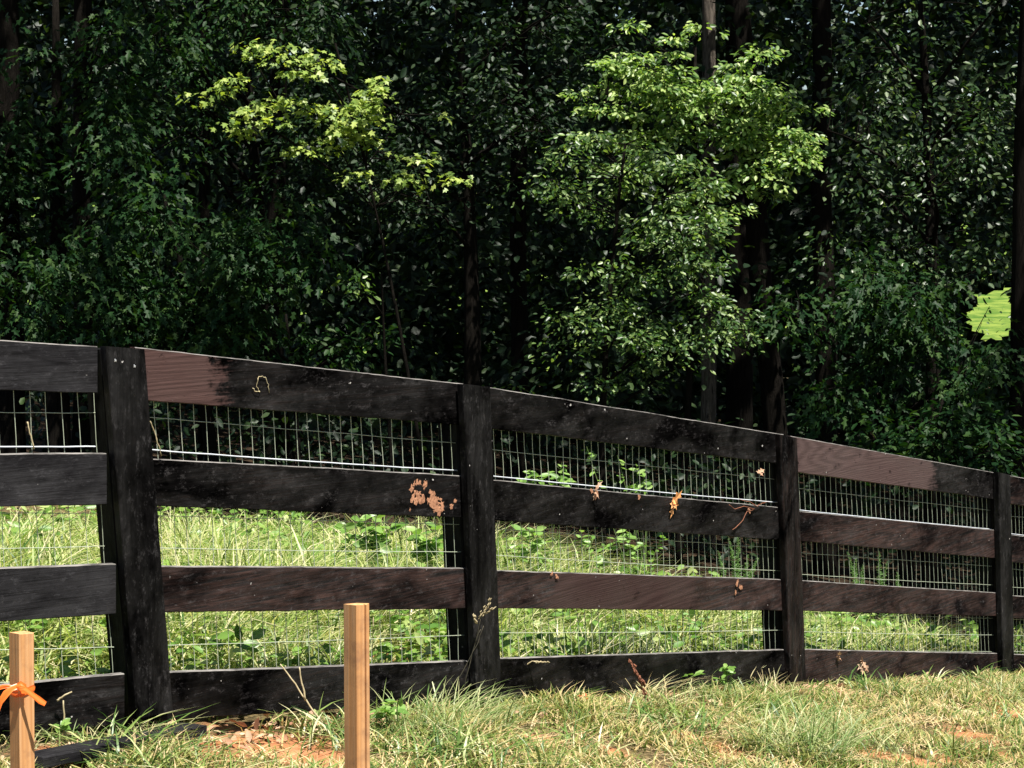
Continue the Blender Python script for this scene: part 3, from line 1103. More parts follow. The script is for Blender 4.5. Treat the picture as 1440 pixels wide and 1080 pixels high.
M_bark = bark_mat('dark_bark', (0.013, 0.011, 0.009), (0.004, 0.0035, 0.003))
M_barkp = bark_mat('grey_bark', (0.17, 0.145, 0.12), (0.012, 0.010, 0.008))
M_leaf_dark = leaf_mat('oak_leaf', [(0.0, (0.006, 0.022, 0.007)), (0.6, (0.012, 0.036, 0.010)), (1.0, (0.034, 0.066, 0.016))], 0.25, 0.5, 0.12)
M_leaf_mid = leaf_mat('hornbeam_leaf', [(0.0, (0.014, 0.036, 0.010)), (0.5, (0.05, 0.11, 0.026)), (1.0, (0.20, 0.27, 0.09))], 0.35, 0.40, 0.45)
M_leaf_bright = leaf_mat('sunlit_leaf', [(0.0, (0.03, 0.08, 0.02)), (0.5, (0.15, 0.25, 0.06)), (1.0, (0.36, 0.44, 0.15))], 0.4, 0.42, 0.4)  # lighter copy of the hornbeam leaf, sunlight put into its colour
M_leaf_dim = leaf_mat('shaded_crown_leaf', [(0.0, (0.012, 0.030, 0.010)), (0.6, (0.028, 0.062, 0.020)), (1.0, (0.12, 0.16, 0.075))], 0.3, 0.4, 0.4)  # darker copy of the hornbeam leaf, upper right crown's shade in its colour
M_leaf_maple = leaf_mat('maple_leaf', [(0.0, (0.07, 0.13, 0.025)), (0.5, (0.20, 0.29, 0.055)), (1.0, (0.38, 0.45, 0.12))], 0.42, 0.45, 0.4, (1.4, 1.4, 0.5))
M_leaf_can = leaf_mat('canopy_leaf', [(0.0, (0.016, 0.04, 0.014)), (1.0, (0.03, 0.06, 0.02))], 0.15, 0.5, 0.3)
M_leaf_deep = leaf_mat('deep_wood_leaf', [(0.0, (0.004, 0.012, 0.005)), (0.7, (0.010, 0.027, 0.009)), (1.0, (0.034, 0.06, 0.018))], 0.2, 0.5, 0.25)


def shade_tree(name, label, base_px, Y, crown_px, crown_rad, nspray, spray_r, per, leaf, shape, leafm, bark, trunk_r=0.04, cat='tree',
               flat=0.25, droop=0.3, updisp=0.5, face=0.0, extra=None, shell=0.3, group='trees at the edge of the wood', dY=0.0, twigs=True, carve=True):
    cc = P(crown_px[0], crown_px[1], Y + dY)
    bx = P(base_px, 600, Y)[0]
    gz = float(ground_z(bx, Y))
    root = empty(name, (bx, Y, gz))
    tag(root, label, cat, group)
    loc = np.array([bx, Y, gz])
    cent = ell_centers(cc, crown_rad, nspray, shell)
    cent = cent[~hollow(cent, 2.2 if spray_r < 0.18 else 1.5, 0.02 if spray_r < 0.18 else 0.09)]
    if extra is not None:
        cent = np.concatenate([cent, np.array([P(a, b_, Y + dY + rng.uniform(-0.12, 0.12)) for a, b_ in extra])])
    cent = cent[cent[:, 2] > ground_z(cent[:, 0], cent[:, 1]) + 0.1]
    rad = rng.uniform(0.65, 1.2, len(cent)) * spray_r
    pos, ax, up, sz = sprays(cent, rad, per, leaf, flat, droop, updisp, face)
    keep = ~in_view_gap(pos)
    if carve:
        keep &= ~in_beam(pos, low=(carve == 'low'))
    V, Fc = leaf_verts(pos[keep], ax[keep], up[keep], sz[keep], shape)
    mesh_obj('crown', V - loc, Fc, leafm, root)
    mb = MB()
    topz = cc[2] + crown_rad[2] * 0.7
    back = 0.45 if trunk_r > 0.025 else 0.1
    trunk = bezier((bx, Y + back, gz - 0.1), (cc[0], cc[1] + back, topz), np.array([rng.uniform(-.15, .15), 0.1, 0]), 14)
    mb.tube(trunk, [trunk_r * (1 - 0.8 * k / 13) + 0.004 for k in range(14)], 8)
    if twigs:
        skel = [np.array(trunk[3:])]
        far = cent[np.argsort(-np.linalg.norm(cent[:, :2] - loc[:2], axis=1))]
        step_ = max(1, len(far) // 9)
        for c_ in far[::step_][:9]:
            hd = np.linalg.norm(c_[:2] - loc[:2])
            f = np.clip((c_[2] - 0.35 * hd - gz) / (topz - gz), 0.12, 0.92)
            p0 = trunk[int(f * 13)]
            pts = bezier(p0, c_, np.array([rng.uniform(-.08, .08), 0, 0.10 * hd]), 9)
            pts = [q_ + 0.02 * np.array([mnoise.noise(tuple(q_ * 3)), 0, mnoise.noise(tuple(q_ * 3 + 7))]) for q_ in pts]
            mb.tube(pts, list(np.linspace(min(trunk_r * 0.45, 0.02), 0.004, 9)), 5, cap=False)
            skel.append(np.array(pts))
        skel = np.concatenate(skel)
        for c_ in cent:
            dd = np.linalg.norm(skel - c_, axis=1) + 1.5 * np.maximum(skel[:, 2] - c_[2], 0)
            q_ = skel[np.argmin(dd)]
            if 0.04 < np.linalg.norm(q_ - c_) < 0.7:
                mb.tube(bezier(q_, c_, rng.normal(0, 0.03, 3), 5), [0.005, 0.004, 0.0035, 0.003, 0.002], 4, cap=False)
    mb.build('trunk', [bark], root, True, loc)
    return root


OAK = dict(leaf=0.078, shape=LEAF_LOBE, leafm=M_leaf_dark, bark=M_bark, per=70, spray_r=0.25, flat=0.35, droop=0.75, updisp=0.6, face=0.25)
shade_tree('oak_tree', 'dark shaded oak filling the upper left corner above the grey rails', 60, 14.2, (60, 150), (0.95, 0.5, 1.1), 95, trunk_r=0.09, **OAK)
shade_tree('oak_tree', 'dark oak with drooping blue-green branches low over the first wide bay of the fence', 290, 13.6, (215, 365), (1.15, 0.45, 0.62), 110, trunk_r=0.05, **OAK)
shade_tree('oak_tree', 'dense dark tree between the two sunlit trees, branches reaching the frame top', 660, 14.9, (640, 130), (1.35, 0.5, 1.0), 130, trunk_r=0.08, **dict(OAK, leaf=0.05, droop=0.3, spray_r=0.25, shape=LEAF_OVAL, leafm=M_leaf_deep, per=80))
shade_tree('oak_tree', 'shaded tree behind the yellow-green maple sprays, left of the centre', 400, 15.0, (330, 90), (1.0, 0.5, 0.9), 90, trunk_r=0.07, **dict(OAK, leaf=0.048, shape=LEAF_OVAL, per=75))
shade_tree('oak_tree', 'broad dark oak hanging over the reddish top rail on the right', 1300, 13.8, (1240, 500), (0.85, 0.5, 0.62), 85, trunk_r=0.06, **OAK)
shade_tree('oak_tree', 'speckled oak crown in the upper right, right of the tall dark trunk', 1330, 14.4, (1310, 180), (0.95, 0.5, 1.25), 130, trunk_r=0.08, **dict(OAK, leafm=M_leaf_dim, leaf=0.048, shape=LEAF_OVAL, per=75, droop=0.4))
shade_tree('maple_sapling', 'slender maple sapling with bright yellow-green sunlit sprays', 612, 13.1, (470, 140), (0.85, 0.18, 0.5), 30, 0.13, 34, 0.045, LEAF_STAR, M_leaf_maple, M_bark, carve='low',
           trunk_r=0.010, flat=0.16, droop=0.3, updisp=0.35, face=0.55, shell=0.1, twigs=True,
           extra=[(345, 62), (372, 70), (400, 66), (398, 78), (450, 76), (455, 88), (418, 98), (430, 100), (360, 150), (372, 145), (385, 168), (345, 160), (475, 150), (490, 160), (505, 150), (520, 140), (535, 110),
                  (540, 128), (555, 140), (575, 150), (560, 160), (520, 165), (500, 178), (512, 195), (490, 188), (530, 198), (425, 208), (445, 205), (545, 195), (556, 216), (590, 222), (570, 248), (620, 160), (470, 165), (595, 215), (560, 245), (582, 252), (540, 262), (640, 250), (440, 150), (410, 140), (330, 110)])
HB = dict(carve=False, leaf=0.046, shape=LEAF_OVAL, leafm=M_leaf_mid, bark=M_bark, per=60, flat=0.22, droop=0.25, updisp=0.45)
shade_tree('hornbeam_tree', 'bright green sunlit layered crown to the left of the tall dark trunk', 960, 14.4, (985, 165), (1.0, 0.45, 0.72), 120, 0.15, trunk_r=0.028, dY=-0.05, **dict(HB, leafm=M_leaf_bright, per=75, face=0.5, flat=0.12, shell=0.1),
           extra=[(880, 100), (905, 95), (930, 110), (950, 125), (980, 130), (1010, 135), (1040, 140), (1070, 150), (1100, 160), (1110, 185), (1060, 120), (1090, 125), (1120, 195), (1040, 212), (1075, 222), (1110, 215), (960, 250), (985, 262), (1010, 255), (940, 185), (960, 195)] + [(int(x_), int(y_)) for x_ in range(850, 1140, 32) for y_ in (88 + 0.22 * (x_ - 850), 118 + 0.25 * (x_ - 850), 150 + 0.22 * (x_ - 850))] + [(1045, 105), (1062, 112), (1050, 180), (1065, 190), (1045, 200), (1070, 240), (1056, 232), (1040, 240), (1030, 290), (1010, 300), (990, 310), (1000, 335), (975, 345), (840, 150), (832, 190), (850, 230), (905, 235), (890, 265), (930, 225), (960, 290), (1110, 235), (1125, 210), (1085, 255), (860, 85), (900, 78)])
shade_tree('hornbeam_tree', 'pale speckled small-leaved tree rising behind the middle of the fence', 850, 13.55, (880, 350), (0.62, 0.4, 0.95), 95, 0.19, trunk_r=0.024, **dict(HB, leaf=0.040, face=0.5, updisp=0.7, per=75),
           extra=[(840, 425), (850, 440), (875, 425), (905, 455), (935, 480), (965, 455), (990, 485), (1025, 455), (1045, 470), (860, 430), (880, 440), (920, 460), (950, 470), (980, 465), (1010, 470), (900, 480), (1040, 440)])
# low shrubs at the wood's edge
SH = dict(cat='shrub', group='shrubs under the trees', flat=0.3, droop=0.3, updisp=0.5, shell=0.1)
shade_tree('understory_shrub', 'small shrub with white-green sunlit leaves hanging in front of the black gap', 560, 13.7, (535, 400), (0.22, 0.15, 0.10), 12, 0.13, 40, 0.055, LEAF_OVAL, M_leaf_mid, M_bark, 0.012, **SH)
shade_tree('understory_shrub', 'feathery pale shrub just above the top rail, left of the third post', 1060, 13.0, (1045, 588), (0.20, 0.15, 0.07), 12, 0.12, 55, 0.028, LEAF_OVAL, M_leaf_mid, M_bark, 0.010, **SH)
shade_tree('understory_shrub', 'little leafy shoot rising behind the top of the second post', 690, 12.9, (690, 545), (0.22, 0.15, 0.07), 9, 0.10, 26, 0.045, LEAF_OVAL, M_leaf_mid, M_bark, 0.008, **SH)
shade_tree('understory_shrub', 'dim shrub low behind the right-hand bays of the fence', 1330, 13.4, (1330, 610), (0.7, 0.3, 0.3), 45, 0.2, 40, 0.06, LEAF_OVAL, M_leaf_dark, M_bark, 0.02, **SH)
shade_tree('understory_shrub', 'dim shrub low behind the first wide bay of the fence', 420, 14.0, (400, 480), (0.7, 0.3, 0.25), 36, 0.2, 36, 0.06, LEAF_OVAL, M_leaf_dark, M_bark, 0.02, **SH)

# ---------------------------------------------------------------- tall trees: trunks seen in the picture, unseen crowns above the frame, added to shade the wood
tall = [  # px at top of frame, px at y=600, distance, radius, bark, label
    (8, 12, 14.8, 0.10, M_bark, 'tall dark trunk at the left edge of the wood'),
    (117, 118, 15.6, 0.075, M_bark, 'dark straight trunk among the left oak branches, left of the maple'),
    (287, 289, 16.2, 0.045, M_bark, 'thin dark trunk behind the drooping left oak'),
    (392, 384, 17.0, 0.08, M_bark, 'dark trunk behind the yellow-green maple sprays'),
    (735, 728, 17.0, 0.07, M_bark, 'dark trunk standing at the black gap in the middle of the wood'),
    (998, 994, 16.8, 0.062, M_barkp, 'grey-barked sunlit trunk above the bright green crown'),
    (1038, 1040, 18.6, 0.12, M_bark, 'thick dark trunk right behind the grey-barked trunk'),
    (1040, 1089, 16.4, 0.092, M_bark, 'leaning dark trunk that emerges below the bright green crown'),
    (1155, 1160, 16.2, 0.085, M_bark, 'tall straight dark trunk right of the bright green crown'),
    (1452, 1438, 13.9, 0.10, M_bark, 'dark trunk at the right edge beside the glimpse of meadow'),
    (1620, 1620, 14.2, 0.13, M_bark, 'unseen large tree outside the right edge that overhangs and shades the wood'),
    (1900, 1900, 15.5, 0.13, M_bark, 'farther unseen large tree outside the right edge that shades the wood'),
    (-260, -260, 14.8, 0.12, M_bark, 'unseen large tree outside the left edge that overhangs and shades the wood'),
]
# canopy leaves: shadows must fall on the wood, not on the open grass
NC = 64000
cx = rng.uniform(-7.5, 12.5, NC)
h = rng.uniform(0, 1, NC) ** 0.8
cy = rng.uniform(8.8, 26, NC)
cz_low = CZ + cy * 0.118 + 0.35
cz = cz_low + h * 6.0
pos = np.stack([cx, cy, cz], 1)
# clump the leaves
cl = np.stack([rng.uniform(-7.5, 12.5, 420), rng.uniform(8.8, 26, 420), rng.uniform(0, 1, 420)], 1)
cl3 = np.stack([cl[:, 0], cl[:, 1], CZ + cl[:, 1] * 0.118 + 0.6 + cl[:, 2] * 5.6], 1)
pick = rng.integers(0, 420, NC)
pull = rng.uniform(0, 1, NC) < 0.55
pos[pull] = cl3[pick[pull]] + rng.normal(0, 0.33, (pull.sum(), 3)) * np.array([1.2, 1.2, 0.6])
pos = pos[pos[:, 2] > CZ + pos[:, 1] * 0.118 + 0.28]
gd = pos[:, 1] - (pos[:, 2] - (CZ - 2.0)) * S[1] / S[2]      # where its shadow meets the ground
gxx = pos[:, 0] - (pos[:, 2] - (CZ - 2.0)) * S[0] / S[2]
wob = 0.35 * np.sin(gxx * 1.7) + 0.2 * np.sin(gxx * 4.1 + 1)
pos = pos[gd > 12.75 + wob[: len(gd)]]
pos = pos[~in_beam(pos, 1.2, 0.17) & ~in_view_gap(pos)]
# canopy thinned out to let broken light through (px, py, distance, radius, share of leaves missing)
for px, py, Y, r, pr in ((900, 360, 13.6, 0.75, 0.85), (985, 165, 14.3, 0.9, 0.97), (950, 470, 13.5, 0.6, 0.93), (1130, 60, 14.5, 0.9, 0.8), (1300, 90, 14.3, 0.7, 0.5), (80, 60, 14, 0.4, 0.5), (220, 30, 14, 0.4, 0.55),
                         (340, 40, 14.5, 0.6, 0.8), (700, 60, 14.5, 0.7, 0.6), (1330, 290, 14, 0.4, 0.4), (880, 480, 13.8, 0.5, 0.75), (450, 130, 14, 0.5, 0.4)):
    d = pos - P(px, py, Y)
    tt = d @ S
    q = np.linalg.norm(d - tt[:, None] * S, axis=1)
    pos = pos[~((q < r) & (rng.random(len(pos)) < pr))]
tb = np.array([[P(a, 0, Y)[0], Y] for a, b_, Y, *_ in tall])
own = np.argmin(np.linalg.norm(pos[:, None, :2] - tb[None], axis=2) + rng.normal(0, 0.5, (len(pos), len(tb))), axis=1)
for k, (pt, pb, Y, rad, bark, label) in enumerate(tall):
    xb, xt = P(pb, 600, Y)[0], P(pt, 0, Y)[0]
    gz = float(ground_z(xb, Y))
    zt = P(pt, 0, Y)[2]
    zb = P(pb, 600, Y)[2]
    slope = (xt - xb) / (zt - zb)
    root = empty('forest_tree', (xb + slope * (gz - zb), Y, gz))
    tag(root, label, 'tree', 'tall trees of the wood')
    loc = np.array(root.location)
    mb = MB()
    H = 10.0
    pts, rr = [], []
    for q in range(26):
        z = gz - 0.2 + H * q / 25
        wx = 0.03 * mnoise.noise((z * 0.8, k * 3.1, 0))
        pts.append(np.array([xb + slope * (z - zb) + wx, Y + 0.03 * mnoise.noise((z * .7, k, 4)), z]))
        flare = 1 + 0.4 * math.exp(-max(z - gz, 0) * 6)
        rr.append(rad * (1.06 - 0.5 * q / 25) * flare)
    mb.tube(pts, rr, 12)
    mine = pos[own == k]
    for q in range(9):                                    # limbs into the crown
        if len(mine) < 20:
            break
        c_ = mine[rng.integers(len(mine))]
        z0 = np.clip(c_[2] - 0.8, zt + 0.3, gz + H - 0.5)
        p0 = np.array([xb + slope * (z0 - zb), Y, z0])
        mb.tube(bezier(p0, c_, np.array([0, 0, 0.3]), 8), list(np.linspace(rad * 0.42, 0.01, 8)), 6, cap=False)
    mb.build('trunk', [bark], root, True, loc)
    N = len(mine)
    if N:
        ax = rng.normal(0, 1, (N, 3)) * np.array([1, 1, 0.4])
        up = np.array([0, 0, 1.0]) + rng.normal(0, 0.45, (N, 3))
        V, Fc = leaf_verts(mine, ax, up, rng.uniform(0.17, 0.30, N), LEAF_LOBE)
        mesh_obj('crown', V - loc, Fc, M_leaf_can, root)

# ---------------------------------------------------------------- the depth of the wood: a mass of foliage nobody could count
def wood_mass():
    Vs, Fs, b0 = [], [], 0
    for (Y0, Y1, npc, per, leaf, zlo, zhi, spread) in ((15.6, 18.5, 420, 55, 0.085, 0.0, 4.4, 1.15), (14.6, 16.5, 110, 50, 0.08, 0.0, 0.8, 1.1), (19.0, 25, 620, 50, 0.13, -0.1, 5.4, 1.2), (25, 33, 1100, 50, 0.22, -0.1, 8.0, 1.35), (33, 36, 1100, 40, 0.34, -0.1, 9.5, 1.4)):
        y = rng.uniform(Y0, Y1, npc)
        x = rng.uniform(-0.26, 0.26, npc) * spread * y + 0.02 * y
        z = ground_z(x, y) + rng.uniform(zlo, zhi, npc) ** 1.0 + 0.1
        c = np.stack([x, y, z], 1)
        if Y0 < 19:
            c = c[~hollow(c, 1.1, 0.2)]
        elif Y0 < 25:
            c = c[~hollow(c, 1.0, 0.45)]
        p, ax, up, sz = sprays(c, rng.uniform(0.4, 0.8, len(c)) * (leaf / 0.12) ** 0.5, per, leaf, 0.5, 0.4, 0.9, 0.3)
        k = ~in_view_gap(p) & (p[:, 2] > ground_z(p[:, 0], p[:, 1]))
        k &= ~in_beam(p) | (rng.random(len(p)) < 0.0)
        V, Fc = leaf_verts(p[k], ax[k], up[k], sz[k], LEAF_QUAD if Y0 > 19.2 else LEAF_OVAL)
        Vs.append(V)
        Fs.append(Fc + b0)
        b0 += len(V)
    # low growth along the far edge of the wood, thin where the meadow shows
    npc = 60
    y = rng.uniform(37, 41, npc)
    x = y * 0.222 + rng.normal(0, 1.6, npc)
    c = np.stack([x, y, ground_z(x, y) + rng.uniform(0.2, 2.4, npc)], 1)
    p, ax, up, sz = sprays(c, rng.uniform(0.2, 0.45, npc), 24, 0.08, 0.5, 0.4, 0.9, 0.3)
    V, Fc = leaf_verts(p, ax, up, sz, LEAF_OVAL)
    oe = mesh_obj('far_undergrowth', V, Fc, M_leaf_mid)
    tag(oe, 'sunlit leaves along the far edge of the wood, against the meadow', None, None, 'stuff')
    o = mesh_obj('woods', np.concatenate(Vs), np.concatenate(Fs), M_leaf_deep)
    tag(o, 'dark mass of leaves deep inside the wood', None, None, 'stuff')


wood_mass()

# ---------------------------------------------------------------- grass
stop_g = [(0.0, (0.04, 0.10, 0.02)), (0.25, (0.13, 0.21, 0.035)), (0.5, (0.28, 0.35, 0.09)), (0.7, (0.44, 0.46, 0.20)), (1.0, (0.62, 0.55, 0.36))]
M_grass = leaf_mat('meadow_blade', stop_g, 0.4, 0.45, 0.4, (1.2, 1.3, 0.6))
stop_f = [(0.0, (0.04, 0.09, 0.02)), (0.3, (0.12, 0.18, 0.035)), (0.55, (0.27, 0.29, 0.08)), (0.75, (0.42, 0.34, 0.14)), (1.0, (0.56, 0.42, 0.24))]
M_fgrass = leaf_mat('turf_blade', stop_f, 0.3, 0.5, 0.3, (1.1, 1.15, 0.7))
stop_s = [(0.0, (0.15, 0.09, 0.04)), (0.35, (0.38, 0.27, 0.12)), (0.7, (0.56, 0.42, 0.22)), (1.0, (0.70, 0.58, 0.36))]
M_straw = leaf_mat('straw', stop_s, 0.2, 0.55, 0.3, (1, 1, 0.8))


def fence_y(x):
    """distance of the fence line at world x"""
    X = [p[0] for p in line]
    Yv = [p[1] for p in line]
    return np.interp(x, X, Yv, left=None, right=None)


def nz(x, y, s, o=0.0):
    return np.array([mnoise.noise((a * s + o, b * s - o, o)) for a, b in zip(x, y)])


# field behind the fence
N = 210000
x = rng.uniform(-4.6, 5.2, N)
y = rng.uniform(5.0, 13.2, N)
fy = fence_y(x)
vis = (np.abs(x) - 0.8) / y < 0.275
k = (y > fy + 0.2) & vis
x, y, fy = x[k], y[k], fy[k]
den = nz(x, y, 1.3, 4)
k = rng.random(len(x)) < np.clip(0.8 + den * 0.9, 0.2, 1) * np.where(y > 12.3, 0.55, 1)
x, y, fy, den = x[k], y[k], fy[k], den[k]
tallf = 0.55 + 0.45 * smooth(0.2, 2.5, y - fy)
hgt = rng.uniform(0.07, 0.34, len(x)) * tallf * (1.0 + 1.1 * den + 0.5 * nz(x, y, 4.5, 77)) + 0.03
p = np.stack([x, y, ground_z(x, y) - 0.01], 1)
ang = rng.uniform(0, 2 * math.pi, len(x)) + 2.0 * nz(x, y, 0.8, 9)
Xp, Yp = px_of(p + np.array([0, 0, 1.0]) * (hgt * 0.8)[:, None])
kk = Yp + 6 * np.sin(Xp * 0.05) + rng.normal(0, 6, len(Xp)) > np.interp(Xp, [0, 640, 760, 860, 930, 1080, 1130, 1440], [716, 722, 738, 765, 795, 838, 862, 872])
x, y, fy, hgt, p, ang = x[kk], y[kk], fy[kk], hgt[kk], p[kk], ang[kk]
ln_ = np.minimum(rng.uniform(0.2, 2.3, len(x)), 0.3 + 1.6 * (y - fy - 0.2) + rng.uniform(0, 0.3, len(x)))
o = blades('grass', p, hgt, rng.uniform(0.004, 0.013, len(x)), ang, ln_, [M_grass])
tag(o, 'long bright green grass of the field behind the fence', None, None, 'stuff')

# low broad leaves growing through the field grass
N = 64000
x = rng.uniform(-4.6, 5.2, N)
y = rng.uniform(5.0, 12.8, N)
fy = fence_y(x)
k = (y > fy + 0.1) & ((np.abs(x) - 0.8) / y < 0.275)
x, y = x[k], y[k]
k = rng.random(len(x)) < np.clip(0.25 + 1.8 * nz(x, y, 1.9, 61), 0, 1)
x, y = x[k], y[k]
p = np.stack([x, y, ground_z(x, y) + rng.uniform(0.03, 0.20, len(x))], 1)
V, Fc = leaf_verts(p, rng.normal(0, 1, (len(p), 3)) * np.array([1, 1, 0.4]), np.array([0, -0.3, 1.0]) + rng.normal(0, 0.5, (len(p), 3)), rng.uniform(0.025, 0.075, len(p)), LEAF_OVAL)
M_clover = leaf_mat('field_leaf', [(0.0, (0.07, 0.16, 0.025)), (0.7, (0.17, 0.29, 0.05)), (1.0, (0.36, 0.42, 0.16))], 0.35, 0.4, 0.5, (1.2, 1.3, 0.6))
o = mesh_obj('ground_cover', V, Fc, M_clover)
tag(o, 'low broad leaves mixed into the field grass', None, None, 'stuff')

# turf and dry clippings on the near side
N = 510000
x = rng.uniform(-2.6, 5.4, N)
y = rng.uniform(4.2, 13.0, N)
fy = fence_y(x)
k = (y < fy - 0.04) & ((np.abs(x) - 0.8) / y < 0.27) & (y > 5.0)
x, y, fy = x[k], y[k], fy[k]
bare = nz(x, y, 1.6, 14)
den = nz(x, y, 2.6, 31)
k = rng.random(len(x)) < np.clip(0.62 + 1.3 * den - 1.25 * clay_amt(x, y) + 0.5 * nz(x, y, 9, 70), 0.06, 1)
x, y, den = x[k], y[k], den[k]
p = np.stack([x, y, ground_z(x, y)], 1)
hgt = rng.uniform(0.02, 0.075, len(x)) * (1 + 1.3 * np.maximum(den, 0))
o = blades('turf', p, hgt, rng.uniform(0.003, 0.008, len(x)), rng.uniform(0, 6.28, len(x)), rng.uniform(0.3, 1.6, len(x)), [M_fgrass])
tag(o, 'short trodden turf on the near side of the fence', None, None, 'stuff')
N = 104000
x = rng.uniform(-2.6, 5.4, N)
y = rng.uniform(4.6, 13.0, N)
fy = fence_y(x)
k = (y < fy - 0.09) & ((np.abs(x) - 0.8) / y < 0.27)
x, y = x[k], y[k]
cl_ = nz(x, y, 2.4, 88) + 0.5 * nz(x, y, 6.5, 21)
k = rng.random(len(x)) < np.clip(0.06 + 1.7 * cl_ - 0.5 * clay_amt(x, y), 0, 1)
x, y = x[k], y[k]
p = np.stack([x, y, ground_z(x, y) - 0.004], 1)
o = blades('coarse_grass', p, rng.uniform(0.04, 0.12, len(x)) * (1 + 0.9 * np.maximum(nz(x, y, 2.4, 88), 0)), rng.uniform(0.004, 0.011, len(x)), rng.uniform(0, 6.28, len(x)), rng.uniform(0.3, 2.4, len(x)),
           [leaf_mat('coarse_blade', [(0.0, (0.035, 0.09, 0.02)), (0.5, (0.12, 0.20, 0.04)), (0.8, (0.28, 0.33, 0.11)), (1.0, (0.60, 0.56, 0.34))], 0.3, 0.42, 0.5, (1.1, 1.2, 0.7))], segs=4)
tag(o, 'coarse ragged blades scattered through the near turf', None, None, 'stuff')
N = 160000
x = rng.uniform(-2.6, 5.4, N)
y = rng.uniform(4.8, 13.0, N)
fy = fence_y(x)
k = (y < fy - 0.03) & ((np.abs(x) - 0.8) / y < 0.27)
x, y = x[k], y[k]
bare = nz(x, y, 1.6, 14)
k = rng.random(len(x)) < np.clip(0.62 + 1.0 * nz(x, y, 3.3, 50) - 0.75 * clay_amt(x, y), 0.07, 1)
x, y = x[k], y[k]
p = np.stack([x, y, ground_z(x, y) + 0.004 + rng.uniform(0, 0.02, len(x))], 1)
ln = rng.uniform(0.006, 0.018, len(x))
o = blades('straw', p, ln, rng.uniform(0.0025, 0.0065, len(x)), rng.uniform(0, 6.28, len(x)) * 0.5 + nz(x, y, 2, 3) * 5, rng.uniform(3, 9, len(x)), [M_straw], droop=0.3)
tag(o, 'dry straw-coloured grass clippings on the clay soil', None, None, 'stuff')


# ---------------------------------------------------------------- plants and small things
def at_ground(px, py):
    r = ray(px, py)
    lo, hi = 3.0, 30.0
    for _ in range(40):
        m_ = (lo + hi) / 2
        p_ = np.array([0, 0, CZ]) + r * m_
        if p_[2] > float(ground_z(p_[0], p_[1])):
            lo = m_
        else:
            hi = m_
    return np.array([0, 0, CZ]) + r * lo


M_tuft = leaf_mat('tuft_blade', [(0.0, (0.08, 0.15, 0.035)), (0.5, (0.22, 0.28, 0.10)), (1.0, (0.46, 0.44, 0.24))], 0.35, 0.45, 0.4, (1.1, 1.2, 0.7))
M_drytuft = leaf_mat('dry_blade', [(0.0, (0.34, 0.26, 0.12)), (0.6, (0.52, 0.45, 0.25)), (1.0, (0.40, 0.45, 0.22))], 0.3, 0.5, 0.3, (1, 1, 0.8))
M_weed = leaf_mat('weed_leaf', [(0.0, (0.10, 0.20, 0.04)), (0.5, (0.16, 0.29, 0.06)), (1.0, (0.26, 0.38, 0.11))], 0.4, 0.4, 0.5, (1.2, 1.3, 0.6))
M_fennel = leaf_mat('fennel_leaf', [(0.0, (0.12, 0.24, 0.08)), (1.0, (0.22, 0.36, 0.13))], 0.4, 0.5, 0.3, (1.1, 1.2, 0.7))
M_stem = simple_mat('dry_stem', (0.42, 0.36, 0.22), 0.7, 0.2, (0.28, 0.22, 0.12), 40)
M_gstem = simple_mat('green_stem', (0.13, 0.2, 0.06), 0.6, 0.3, (0.07, 0.1, 0.03), 40)
M_dstem = simple_mat('dark_stem', (0.07, 0.06, 0.04), 0.7, 0.2, (0.03, 0.03, 0.02), 40)
M_rust = simple_mat('rusty_seed', (0.24, 0.10, 0.06), 0.8, 0.1, (0.12, 0.05, 0.03), 60)
M_dead = leaf_mat('dead_leaf', [(0.0, (0.20, 0.09, 0.05)), (0.5, (0.36, 0.20, 0.12)), (1.0, (0.5, 0.36, 0.24))], 0.15, 0.6, 0.3, (1, 0.9, 0.7))


def tuft(label, px, py, n_, hmin, hmax, width, m_, lean=(0.2, 1.2), spread=0.05, dirc=None):
    c = at_ground(px, py)
    a0, q0 = rng.uniform(0, 6.283, n_), np.sqrt(rng.uniform(0, 1, n_)) * spread * 1.5
    pos = c + np.stack([np.cos(a0) * q0, np.sin(a0) * q0, np.zeros(n_)], 1)
    n_ = len(pos)
    pos[:, 2] = ground_z(pos[:, 0], pos[:, 1]) - 0.004
    a = rng.uniform(0, 2 * math.pi, n_) if dirc is None else rng.normal(dirc, 0.7, n_)
    o = blades('grass_tuft', pos, rng.uniform(hmin, hmax, n_), rng.uniform(0.6, 1.2, n_) * width, a, rng.uniform(lean[0], lean[1], n_), [m_], segs=5, loc=c)
    o.location = tuple(c)
    tag(o, label, 'grass tuft', 'taller grass tufts in front of the fence')
    return o


tuft('tangled pale tuft of long bent blades just beyond the grooved stake', 600, 1040, 230, 0.06, 0.20, 0.005, M_tuft, (0.4, 2.0), 0.11)
tuft('sprawling tuft of thin dark-shadowed blades leaning towards the second post', 655, 1025, 220, 0.06, 0.20, 0.005, M_tuft, (0.3, 1.8), 0.10, 0.6)
tuft('dense low green tuft at the foot of the second post', 700, 1005, 160, 0.03, 0.09, 0.005, M_tuft, (0.3, 1.6), 0.10)
tuft('dry straw-like tuft fanning out around the rusty seed stalk', 915, 1000, 150, 0.07, 0.19, 0.005, M_drytuft, (0.5, 2.2), 0.06)
tuft('green tuft under the broad-leaved weeds near the middle of the third bay', 1010, 990, 220, 0.05, 0.15, 0.006, M_tuft, (0.3, 1.4), 0.13)
tuft('large blue-green tuft of long arching blades at the bottom of the picture', 1125, 1070, 320, 0.09, 0.26, 0.006, M_tuft, (0.3, 1.7), 0.12)
tuft('straggly tuft with long pale blades pointing to the red clay patch', 1200, 1050, 170, 0.08, 0.24, 0.005, M_tuft, (0.5, 2.2), 0.12)
